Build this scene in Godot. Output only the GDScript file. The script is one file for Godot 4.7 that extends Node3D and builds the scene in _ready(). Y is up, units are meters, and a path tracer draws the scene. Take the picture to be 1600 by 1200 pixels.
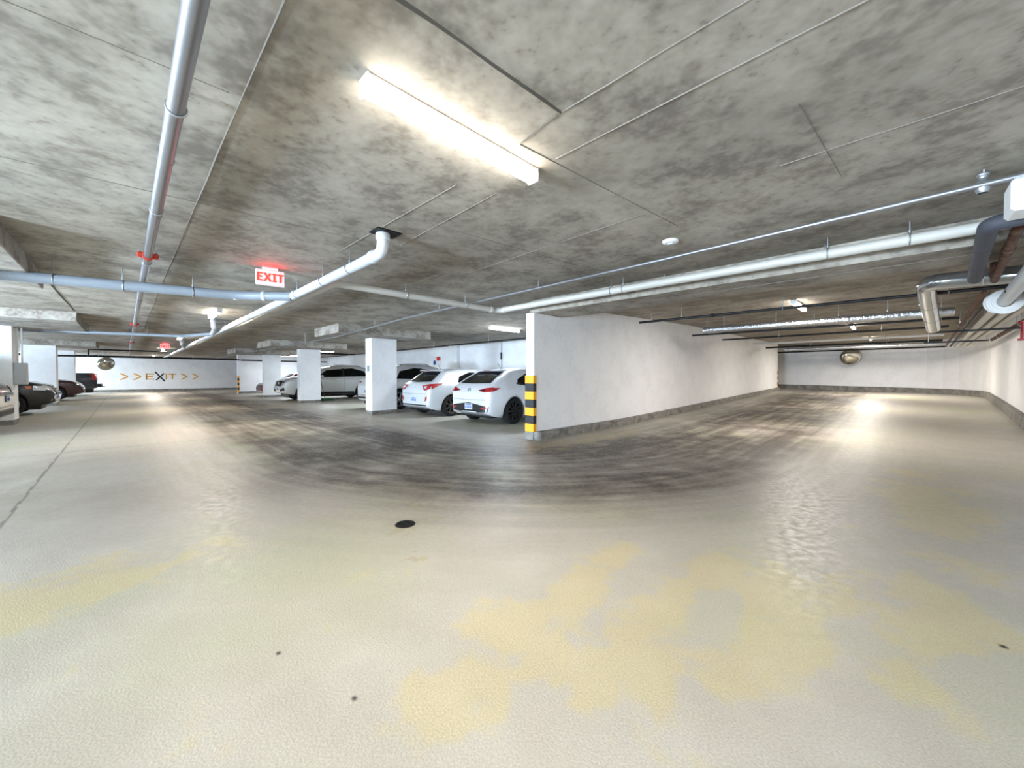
extends Node3D
# An underground parking garage: X runs up the side ramp, -Z down the main aisle, the lens stands at the origin.

var M := {}
var used := {}

# ------------------------------------------------------------------ set-up
func _ready():
	# camera
	var cam := Camera3D.new()
	cam.name = "camera"
	cam.keep_aspect = Camera3D.KEEP_HEIGHT
	cam.fov = rad_to_deg(2.0 * atan(600.0 / 605.0))
	cam.near = 0.05
	cam.far = 200.0
	cam.position = Vector3(0, 1.25, 0)
	cam.rotation = Vector3(-atan(13.0 / 605.0), -PI / 4, 0)
	add_child(cam)
	cam.current = true
	# sky (none reaches this basement) and exposure
	var we := WorldEnvironment.new()
	we.name = "world_environment"
	var env := Environment.new()
	env.background_mode = Environment.BG_COLOR
	env.background_color = Color(0.02, 0.02, 0.022)
	env.tonemap_mode = Environment.TONE_MAPPER_LINEAR
	env.tonemap_exposure = 2.05
	env.sdfgi_enabled = true
	env.ssao_enabled = true
	env.ssil_enabled = true
	we.environment = env
	add_child(we)
	# light of the garage: tube fixtures, warm over the aisle and the ramp, cool over the stalls
	make_materials()
	var warm := Color(1.0, 0.95, 0.87)
	var soft := Color(1.0, 0.965, 0.92)
	var cool := Color(0.9, 0.955, 1.0)
	var lamps := [
		[Vector3(1.45, 2.7, -1.85), warm, 2.7, "white tube light on the aisle ceiling beside the drain pipe elbow", "aisle"],
		[Vector3(1.47, 2.7, -11.0), warm, 5.0, "white tube light on the aisle ceiling above the first pipe bend", "aisle"],
		[Vector3(1.47, 2.7, -18.8), warm, 5.0, "white tube light on the aisle ceiling past the second pipe bend", "aisle"],
		[Vector3(1.47, 2.7, -27.5), warm, 5.0, "white tube light on the aisle ceiling before the convex mirror", "aisle"],
		[Vector3(1.47, 2.7, -37.0), soft, 13.0, "white tube light on the ceiling before the painted exit wall", "aisle"],
		[Vector3(8.2, 2.7, -8.5), cool, 4.6, "cool white tube light over the pair of white hatchbacks", "stall"],
		[Vector3(7.75, 2.7, -15.6), cool, 4.6, "cool white tube light over the white crossover", "stall"],
		[Vector3(8.0, 2.7, -23.3), cool, 4.6, "cool white tube light over the white off-road car", "stall"],
		[Vector3(8.2, 2.7, -30.4), cool, 4.6, "cool white tube light over the red car", "stall"],
		[Vector3(10.3, 2.8, -1.55), soft, 7.0, "white tube light on the ramp ceiling between sprinkler pipe and white pipe", "ramp"],
		[Vector3(17.6, 2.965, -1.15), soft, 7.5, "white tube light on the ramp ceiling past the silver duct", "ramp"],
		[Vector3(25.0, 3.055, -1.0), soft, 14.0, "white tube light on the ramp ceiling before the round mirror", "ramp"],
	]
	for l in lamps:
		tube_light(l[0], l[1], l[2], l[3], l[4], PI / 2 if is_equal_approx(l[0].x, 1.47) else 0.0)
	# daylight through the frosted windows behind the dark cars
	for w in [[-3.0, "first", 98.0], [-10.6, "second", 92.0], [-22.6, "third", 28.0], [-32.6, "fourth", 34.0], [-40.0, "last", 60.0]]:
		daylight_window(w[0], Color(0.82, 0.91, 1.0), w[2], w[1])
	build_structure()
	build_pipes()
	build_ramp_services()
	build_fittings()
	build_cars()

# ------------------------------------------------------------------ helpers
func numbered(called: String) -> String:
	used[called] = used.get(called, -1) + 1
	return called if used[called] == 0 else "%s_%03d" % [called, used[called]]

func new_st() -> SurfaceTool:
	var st := SurfaceTool.new()
	st.begin(Mesh.PRIMITIVE_TRIANGLES)
	return st

func tri(st: SurfaceTool, a: Vector3, b: Vector3, c: Vector3):
	st.add_vertex(a); st.add_vertex(b); st.add_vertex(c)

func quad(st: SurfaceTool, a: Vector3, b: Vector3, c: Vector3, d: Vector3):
	tri(st, a, b, c); tri(st, a, c, d)

func box(st: SurfaceTool, lo: Vector3, hi: Vector3, r := 0.0, xf := Transform3D()):
	st.set_smooth_group(-1)
	r = minf(r, 0.49 * minf(hi.x - lo.x, minf(hi.y - lo.y, hi.z - lo.z)))
	var c := (lo + hi) / 2
	var e := (hi - lo) / 2
	for ax in 3:
		var u := (ax + 1) % 3
		var v := (ax + 2) % 3
		for s in [-1.0, 1.0]:
			var q := []
			for k in [[-1, -1], [1, -1], [1, 1], [-1, 1]]:
				var p := Vector3()
				p[ax] = s * e[ax]; p[u] = k[0] * (e[u] - r); p[v] = k[1] * (e[v] - r)
				q.append(xf * (c + p))
			if s > 0: quad(st, q[3], q[2], q[1], q[0])
			else: quad(st, q[0], q[1], q[2], q[3])
			if r > 0.0:
				for t in [-1.0, 1.0]:
					var a := Vector3(); var b := Vector3(); var d := Vector3(); var f := Vector3()
					a[ax] = s * e[ax]; a[u] = t * (e[u] - r); a[v] = -(e[v] - r)
					b[ax] = s * e[ax]; b[u] = t * (e[u] - r); b[v] = e[v] - r
					d[ax] = s * (e[ax] - r); d[u] = t * e[u]; d[v] = e[v] - r
					f[ax] = s * (e[ax] - r); f[u] = t * e[u]; f[v] = -(e[v] - r)
					if s * t > 0: quad(st, xf * (c + a), xf * (c + b), xf * (c + d), xf * (c + f))
					else: quad(st, xf * (c + f), xf * (c + d), xf * (c + b), xf * (c + a))
	if r > 0.0:
		for sx in [-1.0, 1.0]:
			for sy in [-1.0, 1.0]:
				for sz in [-1.0, 1.0]:
					var a := Vector3(sx * e.x, sy * (e.y - r), sz * (e.z - r))
					var b := Vector3(sx * (e.x - r), sy * e.y, sz * (e.z - r))
					var d := Vector3(sx * (e.x - r), sy * (e.y - r), sz * e.z)
					if sx * sy * sz > 0: tri(st, xf * (c + a), xf * (c + d), xf * (c + b))
					else: tri(st, xf * (c + a), xf * (c + b), xf * (c + d))

func fillet(pts: Array, rad: float, n := 6) -> Array:
	var out := [pts[0]]
	for i in range(1, pts.size() - 1):
		var p: Vector3 = pts[i]
		var a: Vector3 = (pts[i - 1] - p)
		var b: Vector3 = (pts[i + 1] - p)
		var t: float = minf(rad, 0.48 * minf(a.length(), b.length()))
		var pa: Vector3 = p + a.normalized() * t
		var pb: Vector3 = p + b.normalized() * t
		for k in n + 1:
			var s := float(k) / n
			out.append(pa.lerp(p, s).lerp(p.lerp(pb, s), s))
	out.append(pts[-1])
	return out

func tube(st: SurfaceTool, pts: Array, r: float, seg := 12, rr := []):
	var rings := []
	var up := Vector3.UP
	for i in pts.size():
		var d: Vector3 = (pts[mini(i + 1, pts.size() - 1)] - pts[maxi(i - 1, 0)]).normalized()
		if absf(d.dot(up)) > 0.95: up = Vector3.RIGHT if absf(d.x) < 0.9 else Vector3.BACK
		var sx := d.cross(up).normalized()
		up = sx.cross(d).normalized()
		var ring := []
		var rad: float = rr[i] if rr.size() else r
		for k in seg:
			var a := TAU * k / seg
			ring.append(pts[i] + (sx * cos(a) + up * sin(a)) * rad)
		rings.append(ring)
	st.set_smooth_group(0)
	for i in rings.size() - 1:
		for k in seg:
			var l := (k + 1) % seg
			quad(st, rings[i][k], rings[i + 1][k], rings[i + 1][l], rings[i][l])
	st.set_smooth_group(-1)
	for k in range(1, seg - 1):
		tri(st, rings[0][0], rings[0][k], rings[0][k + 1])
		tri(st, rings[-1][0], rings[-1][k + 1], rings[-1][k])

func lathe(st: SurfaceTool, prof: Array, xf: Transform3D, seg := 20, smooth := true):
	# profile of (radius, height along local y)
	st.set_smooth_group(0 if smooth else -1)
	for i in prof.size() - 1:
		for k in seg:
			var a := TAU * k / seg
			var b := TAU * (k + 1) / seg
			var p: Vector2 = prof[i]
			var q: Vector2 = prof[i + 1]
			quad(st, xf * Vector3(p.x * cos(a), p.y, p.x * sin(a)), xf * Vector3(q.x * cos(a), q.y, q.x * sin(a)), xf * Vector3(q.x * cos(b), q.y, q.x * sin(b)), xf * Vector3(p.x * cos(b), p.y, p.x * sin(b)))

func prism(st: SurfaceTool, poly: PackedVector2Array, a: Vector3, ux: Vector3, uy: Vector3, ext: Vector3):
	# polygon (u, v) in the plane a + u ux + v uy, extruded by ext
	st.set_smooth_group(-1)
	var idx := Geometry2D.triangulate_polygon(poly)
	for i in range(0, idx.size(), 3):
		var t := []
		for k in 3: t.append(a + ux * poly[idx[i + k]].x + uy * poly[idx[i + k]].y)
		tri(st, t[0], t[1], t[2])
		tri(st, t[0] + ext, t[2] + ext, t[1] + ext)
	for i in poly.size():
		var p := poly[i]
		var q := poly[(i + 1) % poly.size()]
		var pp := a + ux * p.x + uy * p.y
		var qq := a + ux * q.x + uy * q.y
		quad(st, pp, qq, qq + ext, pp + ext)

func obj(called: String, st: SurfaceTool, m: Material, parent: Node = null, normals := true) -> MeshInstance3D:
	if normals: st.generate_normals()
	var o := MeshInstance3D.new()
	o.mesh = st.commit()
	o.material_override = m
	o.cast_shadow = GeometryInstance3D.SHADOW_CASTING_SETTING_ON
	if parent == null:
		o.name = numbered(called)
		add_child(o)
	else:
		o.name = called
		parent.add_child(o, true)
	return o

func tag(o: Node, label: String, category := "", group := "", kind := "") -> Node:
	if label: o.set_meta("label", label)
	if category: o.set_meta("category", category)
	if group: o.set_meta("group", group)
	if kind: o.set_meta("kind", kind)
	return o

func thing(called: String, label: String, category: String, at := Vector3.ZERO, group := "") -> Node3D:
	var o := Node3D.new()
	o.name = numbered(called)
	add_child(o)
	o.position = at
	tag(o, label, category, group)
	return o

func struct(called: String, st: SurfaceTool, m: Material, label: String) -> MeshInstance3D:
	var o := obj(called, st, m)
	tag(o, label, "", "", "structure")
	return o

# ------------------------------------------------------------------ materials
func mat(key: String, c: Color, rough := 0.6, metal := 0.0) -> StandardMaterial3D:
	var m := StandardMaterial3D.new()
	m.resource_name = key
	m.albedo_color = c
	m.roughness = rough
	m.metallic = metal
	M[key] = m
	return m

func noise_bytes(size: int, freq: float, sd: int, octaves := 4, kind := FastNoiseLite.TYPE_SIMPLEX_SMOOTH) -> PackedByteArray:
	var n := FastNoiseLite.new()
	n.seed = sd
	n.noise_type = kind
	n.frequency = freq
	n.fractal_octaves = octaves
	var im := n.get_seamless_image(size, size, false, false, 0.2, true)
	im.convert(Image.FORMAT_L8)
	return im.get_data()

func mottled(size: int, dark: Color, mid: Color, light: Color, f: float, sd: int, specks := 0.0) -> ImageTexture:
	var a := noise_bytes(size, f, sd, 5)
	var b := noise_bytes(size, f * 5.0, sd + 1, 4)
	var c := noise_bytes(size, f * 14.0, sd + 2, 3)
	var out := PackedByteArray()
	out.resize(size * size * 3)
	for i in size * size:
		var t := (a[i] * 0.5 + b[i] * 0.35 + c[i] * 0.15) / 255.0
		var s := clampf((t - 0.28) / 0.44, 0.0, 1.0)
		var col := dark.lerp(mid, s * 2.0) if s < 0.5 else mid.lerp(light, s * 2.0 - 1.0)
		if specks > 0.0 and c[i] * 0.55 + b[i] * 0.45 < 66.0 + 30.0 * specks:
			col = col.lerp(dark, 0.55)
		out[i * 3] = int(col.r * 255.0)
		out[i * 3 + 1] = int(col.g * 255.0)
		out[i * 3 + 2] = int(col.b * 255.0)
	var im := Image.create_from_data(size, size, false, Image.FORMAT_RGB8, out)
	return ImageTexture.create_from_image(im)

func noise_tex(size: int, freq: float, sd: int, lo: float, hi: float, octaves := 4) -> NoiseTexture2D:
	var n := FastNoiseLite.new()
	n.seed = sd
	n.frequency = freq
	n.fractal_octaves = octaves
	var g := Gradient.new()
	g.set_color(0, Color(lo, lo, lo))
	g.set_color(1, Color(hi, hi, hi))
	var t := NoiseTexture2D.new()
	t.noise = n
	t.width = size
	t.height = size
	t.seamless = true
	t.color_ramp = g
	return t

func triplanar(m: StandardMaterial3D, scale: float):
	m.uv1_triplanar = true
	m.uv1_world_triplanar = true
	m.uv1_scale = Vector3.ONE * scale

func make_materials():
	var grain := noise_tex(1024, 0.12, 5, 0.86, 1.0, 4)
	# bare slab concrete with form-release blotches
	var m := mat("ceiling_concrete", Color.WHITE, 0.85)
	m.albedo_texture = mottled(768, Color(0.53, 0.495, 0.45), Color(0.67, 0.635, 0.58), Color(0.735, 0.70, 0.645), 0.008, 11, 0.12)
	triplanar(m, 0.24)
	m.heightmap_enabled = true
	m.heightmap_texture = noise_tex(512, 0.03, 7, 0.0, 1.0)
	m.heightmap_scale = 0.25
	m.detail_enabled = true
	m.detail_blend_mode = BaseMaterial3D.BLEND_MODE_MUL
	m.detail_albedo = noise_tex(512, 0.008, 23, 0.84, 1.0, 3)
	m.detail_uv_layer = BaseMaterial3D.DETAIL_UV_2
	m.uv2_triplanar = true
	m.uv2_world_triplanar = true
	m.uv2_scale = Vector3.ONE * 0.11
	m = mat("seam_concrete", Color(0.36, 0.34, 0.31), 0.9)
	m = mat("seam_pale", Color(0.49, 0.465, 0.43), 0.9)
	m = mat("drop_concrete", Color.WHITE, 0.85)
	m.albedo_texture = mottled(512, Color(0.50, 0.47, 0.43), Color(0.65, 0.62, 0.58), Color(0.72, 0.70, 0.66), 0.01, 31, 0.1)
	triplanar(m, 0.4)
	m = mat("curb_concrete", Color.WHITE, 0.8)
	m.albedo_texture = mottled(512, Color(0.40, 0.385, 0.36), Color(0.52, 0.505, 0.48), Color(0.60, 0.59, 0.57), 0.012, 41, 0.2)
	triplanar(m, 0.5)
	# painted walls
	m = mat("wall_paint", Color(0.97, 0.97, 0.975), 0.7)
	m.albedo_texture = mottled(512, Color(0.965, 0.965, 0.965), Color(0.99, 0.99, 0.99), Color(1, 1, 1), 0.01, 51)
	triplanar(m, 0.3)
	m.heightmap_enabled = true
	m.heightmap_texture = noise_tex(512, 0.05, 8, 0.0, 1.0)
	m.heightmap_scale = 0.05
	# floor: sealed concrete, dirt, stains and broad darker bands laid where the photograph shows them
	m = mat("floor_concrete", Color.WHITE, 1.0)
	m.albedo_texture = grain
	m.roughness_texture = noise_tex(1024, 0.02, 61, 0.33, 0.62, 5)
	m.heightmap_enabled = true
	m.heightmap_texture = noise_tex(1024, 0.14, 62, 0.0, 1.0, 4)
	m.heightmap_scale = 0.07
	triplanar(m, 0.6)
	m.detail_enabled = true
	m.detail_blend_mode = BaseMaterial3D.BLEND_MODE_MUL
	m.detail_albedo = floor_texture(1024)
	m.detail_uv_layer = BaseMaterial3D.DETAIL_UV_2
	m = mat("pvc_white", Color(0.77, 0.785, 0.80), 0.35)
	m = mat("pvc_grey", Color(0.55, 0.58, 0.61), 0.4)
	m = mat("pvc_ivory", Color(0.78, 0.765, 0.73), 0.42)
	m = mat("insulation_grey", Color(0.25, 0.26, 0.29), 0.7)
	m = mat("steel_pipe", Color(0.60, 0.60, 0.61), 0.38, 0.75)
	m = mat("black_pipe", Color(0.10, 0.10, 0.105), 0.5, 0.3)
	m = mat("galvanised", Color(0.72, 0.74, 0.76), 0.3, 0.9)
	m.roughness_texture = noise_tex(256, 0.05, 71, 0.22, 0.5)
	triplanar(m, 1.5)
	m = mat("foil_wrap", Color(0.80, 0.82, 0.85), 0.28, 0.95)
	m.heightmap_enabled = true
	m.heightmap_texture = noise_tex(512, 0.03, 73, 0.0, 1.0)
	m.heightmap_scale = 1.5
	triplanar(m, 1.2)
	m = mat("rusty_pipe", Color.WHITE, 0.75, 0.2)
	m.albedo_texture = mottled(256, Color(0.24, 0.13, 0.09), Color(0.38, 0.25, 0.19), Color(0.52, 0.42, 0.35), 0.03, 81)
	triplanar(m, 1.0)
	m = mat("coupling_red", Color(0.72, 0.22, 0.13), 0.45)
	m = mat("valve_red", Color(0.55, 0.07, 0.07), 0.4)
	m = mat("zinc", Color(0.66, 0.67, 0.68), 0.4, 0.8)
	m = mat("brass", Color(0.70, 0.48, 0.35), 0.35, 0.9)
	m = mat("fixture_white", Color(0.92, 0.92, 0.92), 0.4)
	m = mat("sign_white", Color(0.90, 0.89, 0.88), 0.4)
	m = mat("exit_red", Color(1.0, 0.16, 0.12), 0.4)
	m.emission_enabled = true
	m.emission = Color(1.0, 0.16, 0.12)
	m.emission_energy_multiplier = 1.6
	m = mat("guard_yellow", Color(0.98, 0.66, 0.05), 0.5)
	m = mat("guard_black", Color(0.06, 0.06, 0.07), 0.5)
	m = mat("paint_orange", Color(0.88, 0.62, 0.13), 0.6)
	m = mat("paint_charcoal", Color(0.16, 0.17, 0.20), 0.6)
	m = mat("mirror_glass", Color(0.85, 0.84, 0.80), 0.06, 1.0)
	m = mat("mirror_back", Color(0.55, 0.50, 0.42), 0.5)
	m = mat("box_grey", Color(0.72, 0.73, 0.74), 0.5)
	m = mat("plastic_white", Color(0.90, 0.90, 0.89), 0.45)
	m = mat("iron", Color(0.09, 0.085, 0.08), 0.6, 0.4)
	m = mat("drain_rim", Color(0.62, 0.58, 0.48), 0.8)
	m = mat("tray_green", Color(0.05, 0.32, 0.17), 0.5)
	m = mat("print_red", Color(0.80, 0.12, 0.13), 0.5)
	m = mat("print_blue", Color(0.12, 0.30, 0.60), 0.5)
	m = mat("print_grey", Color(0.55, 0.57, 0.60), 0.5)
	for p in [["paint_white", Color(0.82, 0.82, 0.83)], ["paint_pearl", Color(0.82, 0.81, 0.79)], ["paint_silver_white", Color(0.76, 0.77, 0.78)], ["paint_red", Color(0.55, 0.03, 0.08)], ["paint_grey", Color(0.22, 0.21, 0.22)], ["paint_black", Color(0.03, 0.03, 0.035)], ["paint_dark_red", Color(0.18, 0.03, 0.06)], ["paint_slate", Color(0.10, 0.12, 0.15)]]:
		m = mat(p[0], p[1], 0.32, 0.1)
		m.clearcoat_enabled = true
		m.clearcoat = 0.9
		m.clearcoat_roughness = 0.06
	m = mat("car_glass", Color(0.035, 0.04, 0.045), 0.05)
	m = mat("tail_red", Color(0.62, 0.03, 0.05), 0.12)
	m.clearcoat_enabled = true
	m = mat("lamp_clear", Color(0.82, 0.84, 0.86), 0.1, 0.3)
	m = mat("amber", Color(0.85, 0.40, 0.05), 0.2)
	m = mat("trim_black", Color(0.03, 0.03, 0.032), 0.45)
	m = mat("chrome", Color(0.86, 0.87, 0.88), 0.12, 1.0)
	m = mat("tyre", Color(0.035, 0.034, 0.033), 0.85)
	m = mat("rim_silver", Color(0.68, 0.69, 0.70), 0.3, 0.9)
	m = mat("rim_black", Color(0.06, 0.06, 0.065), 0.3, 0.4)
	m = mat("rim_steel", Color(0.24, 0.21, 0.18), 0.6, 0.5)
	m = mat("plate_white", Color(0.80, 0.82, 0.86), 0.4)
	m = mat("wood_post", Color(0.42, 0.34, 0.26), 0.7)

# floor map: more texels where the floor is close to the lens
const FX := [[-8.4, 0.0], [-2.0, 0.1], [8.0, 0.8], [32.5, 1.0]]
const FZ := [[-43.6, 0.0], [-10.0, 0.25], [3.8, 1.0]]

func to_uv(x: float, tab: Array) -> float:
	for i in tab.size() - 1:
		if x <= tab[i + 1][0]:
			return remap(x, tab[i][0], tab[i + 1][0], tab[i][1], tab[i + 1][1])
	return 1.0

func from_uv(u: float, tab: Array) -> float:
	for i in tab.size() - 1:
		if u <= tab[i + 1][1]:
			return remap(u, tab[i][1], tab[i + 1][1], tab[i][0], tab[i + 1][0])
	return tab[-1][0]

func floor_texture(size: int) -> ImageTexture:
	var n := FastNoiseLite.new()
	n.seed = 3
	n.frequency = 0.45
	n.fractal_octaves = 4
	var n2 := FastNoiseLite.new()
	n2.seed = 9
	n2.frequency = 1.6
	n2.fractal_octaves = 4
	# worn yellow paint: centre x, centre z, radius x, radius z
	var worn := [[1.75, -0.87, 0.34, 0.2], [1.72, -1.3, 0.3, 0.16], [1.04, -1.19, 0.22, 0.2], [0.82, -1.22, 0.2, 0.16], [2.57, -0.85, 0.5, 0.17], [2.2, -0.35, 0.3, 0.16], [1.78, -0.5, 0.22, 0.13], [1.35, -1.32, 0.3, 0.2], [2.1, -1.35, 0.35, 0.14], [2.98, 0.15, 0.5, 0.22], [5.6, 0.2, 1.5, 0.3], [2.95, -0.2, 0.35, 0.14], [1.22, -1.08, 0.2, 0.16], [1.62, -0.75, 0.26, 0.16], [2.5, -0.5, 0.4, 0.14], [1.33, -0.85, 0.16, 0.1], [2.3, 0.05, 0.25, 0.14], [6.6, -4.3, 1.4, 0.3], [-0.4, -3.4, 0.7, 0.3]]
	var base := Color(0.755, 0.73, 0.685)
	var grime_and_band := Color(0.285, 0.25, 0.22)
	var pale := Color(0.81, 0.79, 0.75)
	var yellow := Color(0.82, 0.75, 0.52)
	var green := Color(0.74, 0.74, 0.64)
	var out := PackedByteArray()
	out.resize(size * size * 3)
	for j in size:
		var z := from_uv((j + 0.5) / size, FZ)
		for i in size:
			var x := from_uv((i + 0.5) / size, FX)
			var a := n.get_noise_2d(x, z)
			var b := n2.get_noise_2d(x, z)
			var c := base.lerp(pale, clampf(b * 0.9 + 0.25, 0.0, 1.0))
			c = c.lerp(green, clampf(n.get_noise_2d(x * 0.7 + 40.0, z * 0.7) * 1.6, 0.0, 0.8))
			# tyre dirt: turning arc from the ramp into the aisle and the wheel tracks, plus broad darker bands, broken into streaks
			var r := Vector2(x - 6.6, z + 6.3).length()
			var ang := atan2(z + 6.3, x - 6.6)
			var streak := n2.get_noise_2d(r * 3.0, ang * 1.3)
			var d := 0.0
			if z > -6.4 and x < 6.7:
				d = maxf(maxf(exp(-pow((r - 3.0) / 0.9, 2.0)), exp(-pow((r - 4.7) / 0.7, 2.0)) * 0.85), exp(-pow((r - 3.6) / 1.9, 2.0)) * 0.72)
			elif x >= 6.7:
				streak = n2.get_noise_2d(x * 0.12, z * 3.0)
				d = maxf(exp(-pow((z + 3.3) / 0.9, 2.0)), exp(-pow((z + 1.6) / 0.65, 2.0)) * 0.85)
				d = maxf(d * lerpf(1.0, 0.85, clampf((x - 6.7) / 3.0, 0.0, 1.0)), exp(-pow((z + 2.7) / 1.9, 2.0)) * 0.72)
			else:
				streak = n2.get_noise_2d(x * 3.0, z * 0.12)
				d = maxf(exp(-pow((x - 3.6) / 0.9, 2.0)), exp(-pow((x - 1.9) / 0.6, 2.0)) * 0.85)
				d = maxf(d * lerpf(1.0, 0.85, clampf((-z - 6.4) / 3.0, 0.0, 1.0)), exp(-pow((x - 3.0) / 1.9, 2.0)) * lerpf(0.72, 0.5, clampf((-z - 6.4) / 8.0, 0.0, 1.0)))
			d = clampf(d * (0.82 + streak * 0.55 + a * 0.55 + b * 0.55), 0.0, 0.9)
			c = c.lerp(grime_and_band, d)
			# worn paint
			var y := -1.0
			if x > -2.0 and z > -5.5:
				for w in worn:
					var q := 1.0 - Vector2((x - w[0]) / w[2], (z - w[1]) / w[3]).length()
					y = maxf(y, q)
				y = clampf(y * 0.7 + b * 0.9 + n2.get_noise_2d(x * 4.0, z * 4.0 + 9.0) * 0.5 + 0.22, 0.0, 0.42)
				c = c.lerp(yellow, y)
			# saw-cut joints filled with dirt, drips by the drain
			var jx := minf(absf(x + 0.75 + 0.012 * b), absf(x - 5.5))
			var jz := absf(z + 9.6 + 0.015 * sin(x * 3.0))
			var jw := 0.009 + 0.006 * b
			if (jx < jw and z < -4.6) or (jz < jw * 1.4 and x < 5.5) or (absf(x - 9.2) < jw * 2.0 and z > -5.0):
				c = c.lerp(grime_and_band, 0.42)
			var dr := Vector2(x - 1.65, z + 2.92).length()
			if dr < 0.7 and b + n2.get_noise_2d(x * 5.0, z * 5.0) * 0.6 > 0.3 + dr * 0.5:
				c = c.lerp(Color(0.66, 0.60, 0.47), 0.45)
			for s in [[0.61, -1.47, 0.011], [0.47, -1.96, 0.008], [2.85, 0.36, 0.012]]:
				if Vector2(x - s[0], z - s[1]).length() < s[2]:
					c = Color(0.14, 0.12, 0.11)
			var k := (j * size + i) * 3
			out[k] = int(clampf(c.r, 0, 1) * 255.0)
			out[k + 1] = int(clampf(c.g, 0, 1) * 255.0)
			out[k + 2] = int(clampf(c.b, 0, 1) * 255.0)
	return ImageTexture.create_from_image(Image.create_from_data(size, size, false, Image.FORMAT_RGB8, out))

# ------------------------------------------------------------------ lamps
func tube_light(at: Vector3, tint: Color, energy: float, label: String, row: String, turn := 0.0):
	var t := thing("tube_light", label, "light", at, "tube lights of the " + row)
	t.rotation.y = turn
	var key := "lens_" + ("warm" if tint.r > 0.95 else "cool")
	if not M.has(key):
		var m := mat(key, Color.WHITE, 0.4)
		m.emission_enabled = true
		m.emission = tint.lerp(Color.WHITE, 0.5)
		m.emission_energy_multiplier = 19.0
	var st := new_st()
	box(st, Vector3(-0.61, -0.045, -0.043), Vector3(0.61, 0.0, 0.043), 0.004)
	obj("housing", st, M.fixture_white, t)
	for s in [-1.0, 1.0]:
		st = new_st()
		box(st, Vector3(s * 0.61 - 0.006, -0.093, -0.05), Vector3(s * 0.61 + 0.006, 0.0, 0.05), 0.004)
		obj("end_cap", st, M.fixture_white, t)
	st = new_st()
	var poly := PackedVector2Array([Vector2(-0.047, -0.04), Vector2(-0.047, -0.068), Vector2(-0.034, -0.084), Vector2(0.0, -0.09), Vector2(0.034, -0.084), Vector2(0.047, -0.068), Vector2(0.047, -0.04)])
	prism(st, poly, Vector3(-0.603, 0, 0), Vector3.BACK, Vector3.UP, Vector3(1.206, 0, 0))
	obj("lens", st, M[key], t)
	var l := AreaLight3D.new()
	l.name = "tube_glow"
	l.area_size = Vector2(1.2, 0.09)
	l.light_color = tint
	l.light_energy = energy
	l.area_range = 40.0
	l.area_attenuation = 2.0
	l.shadow_enabled = true
	l.position = Vector3(0, -0.097, 0)
	l.rotation.x = -PI / 2
	t.add_child(l)

func daylight_window(z: float, tint: Color, energy: float, which: String):
	var t := Node3D.new()
	used["window"] = used.get("window", 0) + 1
	t.name = "window_%d" % used["window"]
	add_child(t)
	t.position = Vector3(-8.16, 0.8, z)
	tag(t, "frosted daylight window behind the dark cars, %s along the wall" % which, "", "", "structure")
	var st := new_st()
	box(st, Vector3(-0.02, -0.55, -1.2), Vector3(0.0, 0.55, 1.2))
	if not M.has("frosted_glass"):
		var m := mat("frosted_glass", Color(0.9, 0.95, 1.0), 0.6)
		m.emission_enabled = true
		m.emission = tint
		m.emission_energy_multiplier = 3.0
	obj("pane", st, M.frosted_glass, t)
	for e in [[-0.6, -1.25, -0.55, 1.25], [0.55, -1.25, 0.6, 1.25], [-0.55, -1.25, 0.55, -1.2], [-0.55, 1.2, 0.55, 1.25], [-0.55, -0.02, 0.55, 0.02]]:
		st = new_st()
		box(st, Vector3(-0.03, e[0], e[1]), Vector3(0.03, e[2], e[3]), 0.004)
		obj("frame", st, M.zinc, t)
	var l := AreaLight3D.new()
	l.name = "daylight"
	l.area_size = Vector2(2.4, 1.1)
	l.light_color = tint
	l.light_energy = energy
	l.area_range = 60.0
	l.area_attenuation = 2.0
	l.shadow_enabled = true
	l.position = Vector3(0.035, 0, 0)
	l.rotation.y = -PI / 2
	t.add_child(l)

# ------------------------------------------------------------------ the shell
func ramp_h(x: float, z: float) -> float:
	var t := clampf((x - 9.0) / 18.5, 0.0, 1.0)
	var s := 0.42 * (t * 0.85 + 0.15 * t * t * (3.0 - 2.0 * t))
	return s * (1.0 - 0.04 * clampf(z + 5.0, -1.0, 8.0))

func floor_mesh() -> SurfaceTool:
	var st := new_st()
	var xs := []
	var zs := []
	var x := -8.4
	while x < 32.4:
		xs.append(x); x += 0.4
	xs.append(32.5)
	for v in [-2.0, 8.0, 9.0, 26.8]: xs.append(v)
	xs.sort()
	var z := -43.6
	while z < 3.7:
		zs.append(z); z += 0.5
	zs.append(3.8)
	for v in [-10.0, -5.1]: zs.append(v)
	zs.sort()
	st.set_smooth_group(0)
	for j in zs.size() - 1:
		for i in xs.size() - 1:
			if xs[i + 1] - xs[i] < 0.001 or zs[j + 1] - zs[j] < 0.001: continue
			var flat: bool = (zs[j] + zs[j + 1]) * 0.5 < -5.1 and (xs[i] + xs[i + 1]) * 0.5 < 26.8
			var q := []
			for k in [[0, 0], [1, 0], [1, 1], [0, 1]]:
				var px: float = xs[i + k[0]]
				var pz: float = zs[j + k[1]]
				q.append([Vector3(px, 0.0 if flat else ramp_h(px, pz), pz), Vector2(to_uv(px, FX), to_uv(pz, FZ))])
			for k in [0, 1, 2, 0, 2, 3]:
				st.set_uv(q[k][1])
				st.set_uv2(q[k][1])
				st.add_vertex(q[k][0])
	st.set_uv(Vector2.ZERO)
	st.set_uv2(Vector2.ZERO)
	box(st, Vector3(-8.4, -0.4, -43.6), Vector3(32.5, -0.02, 3.8))
	return st

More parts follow.
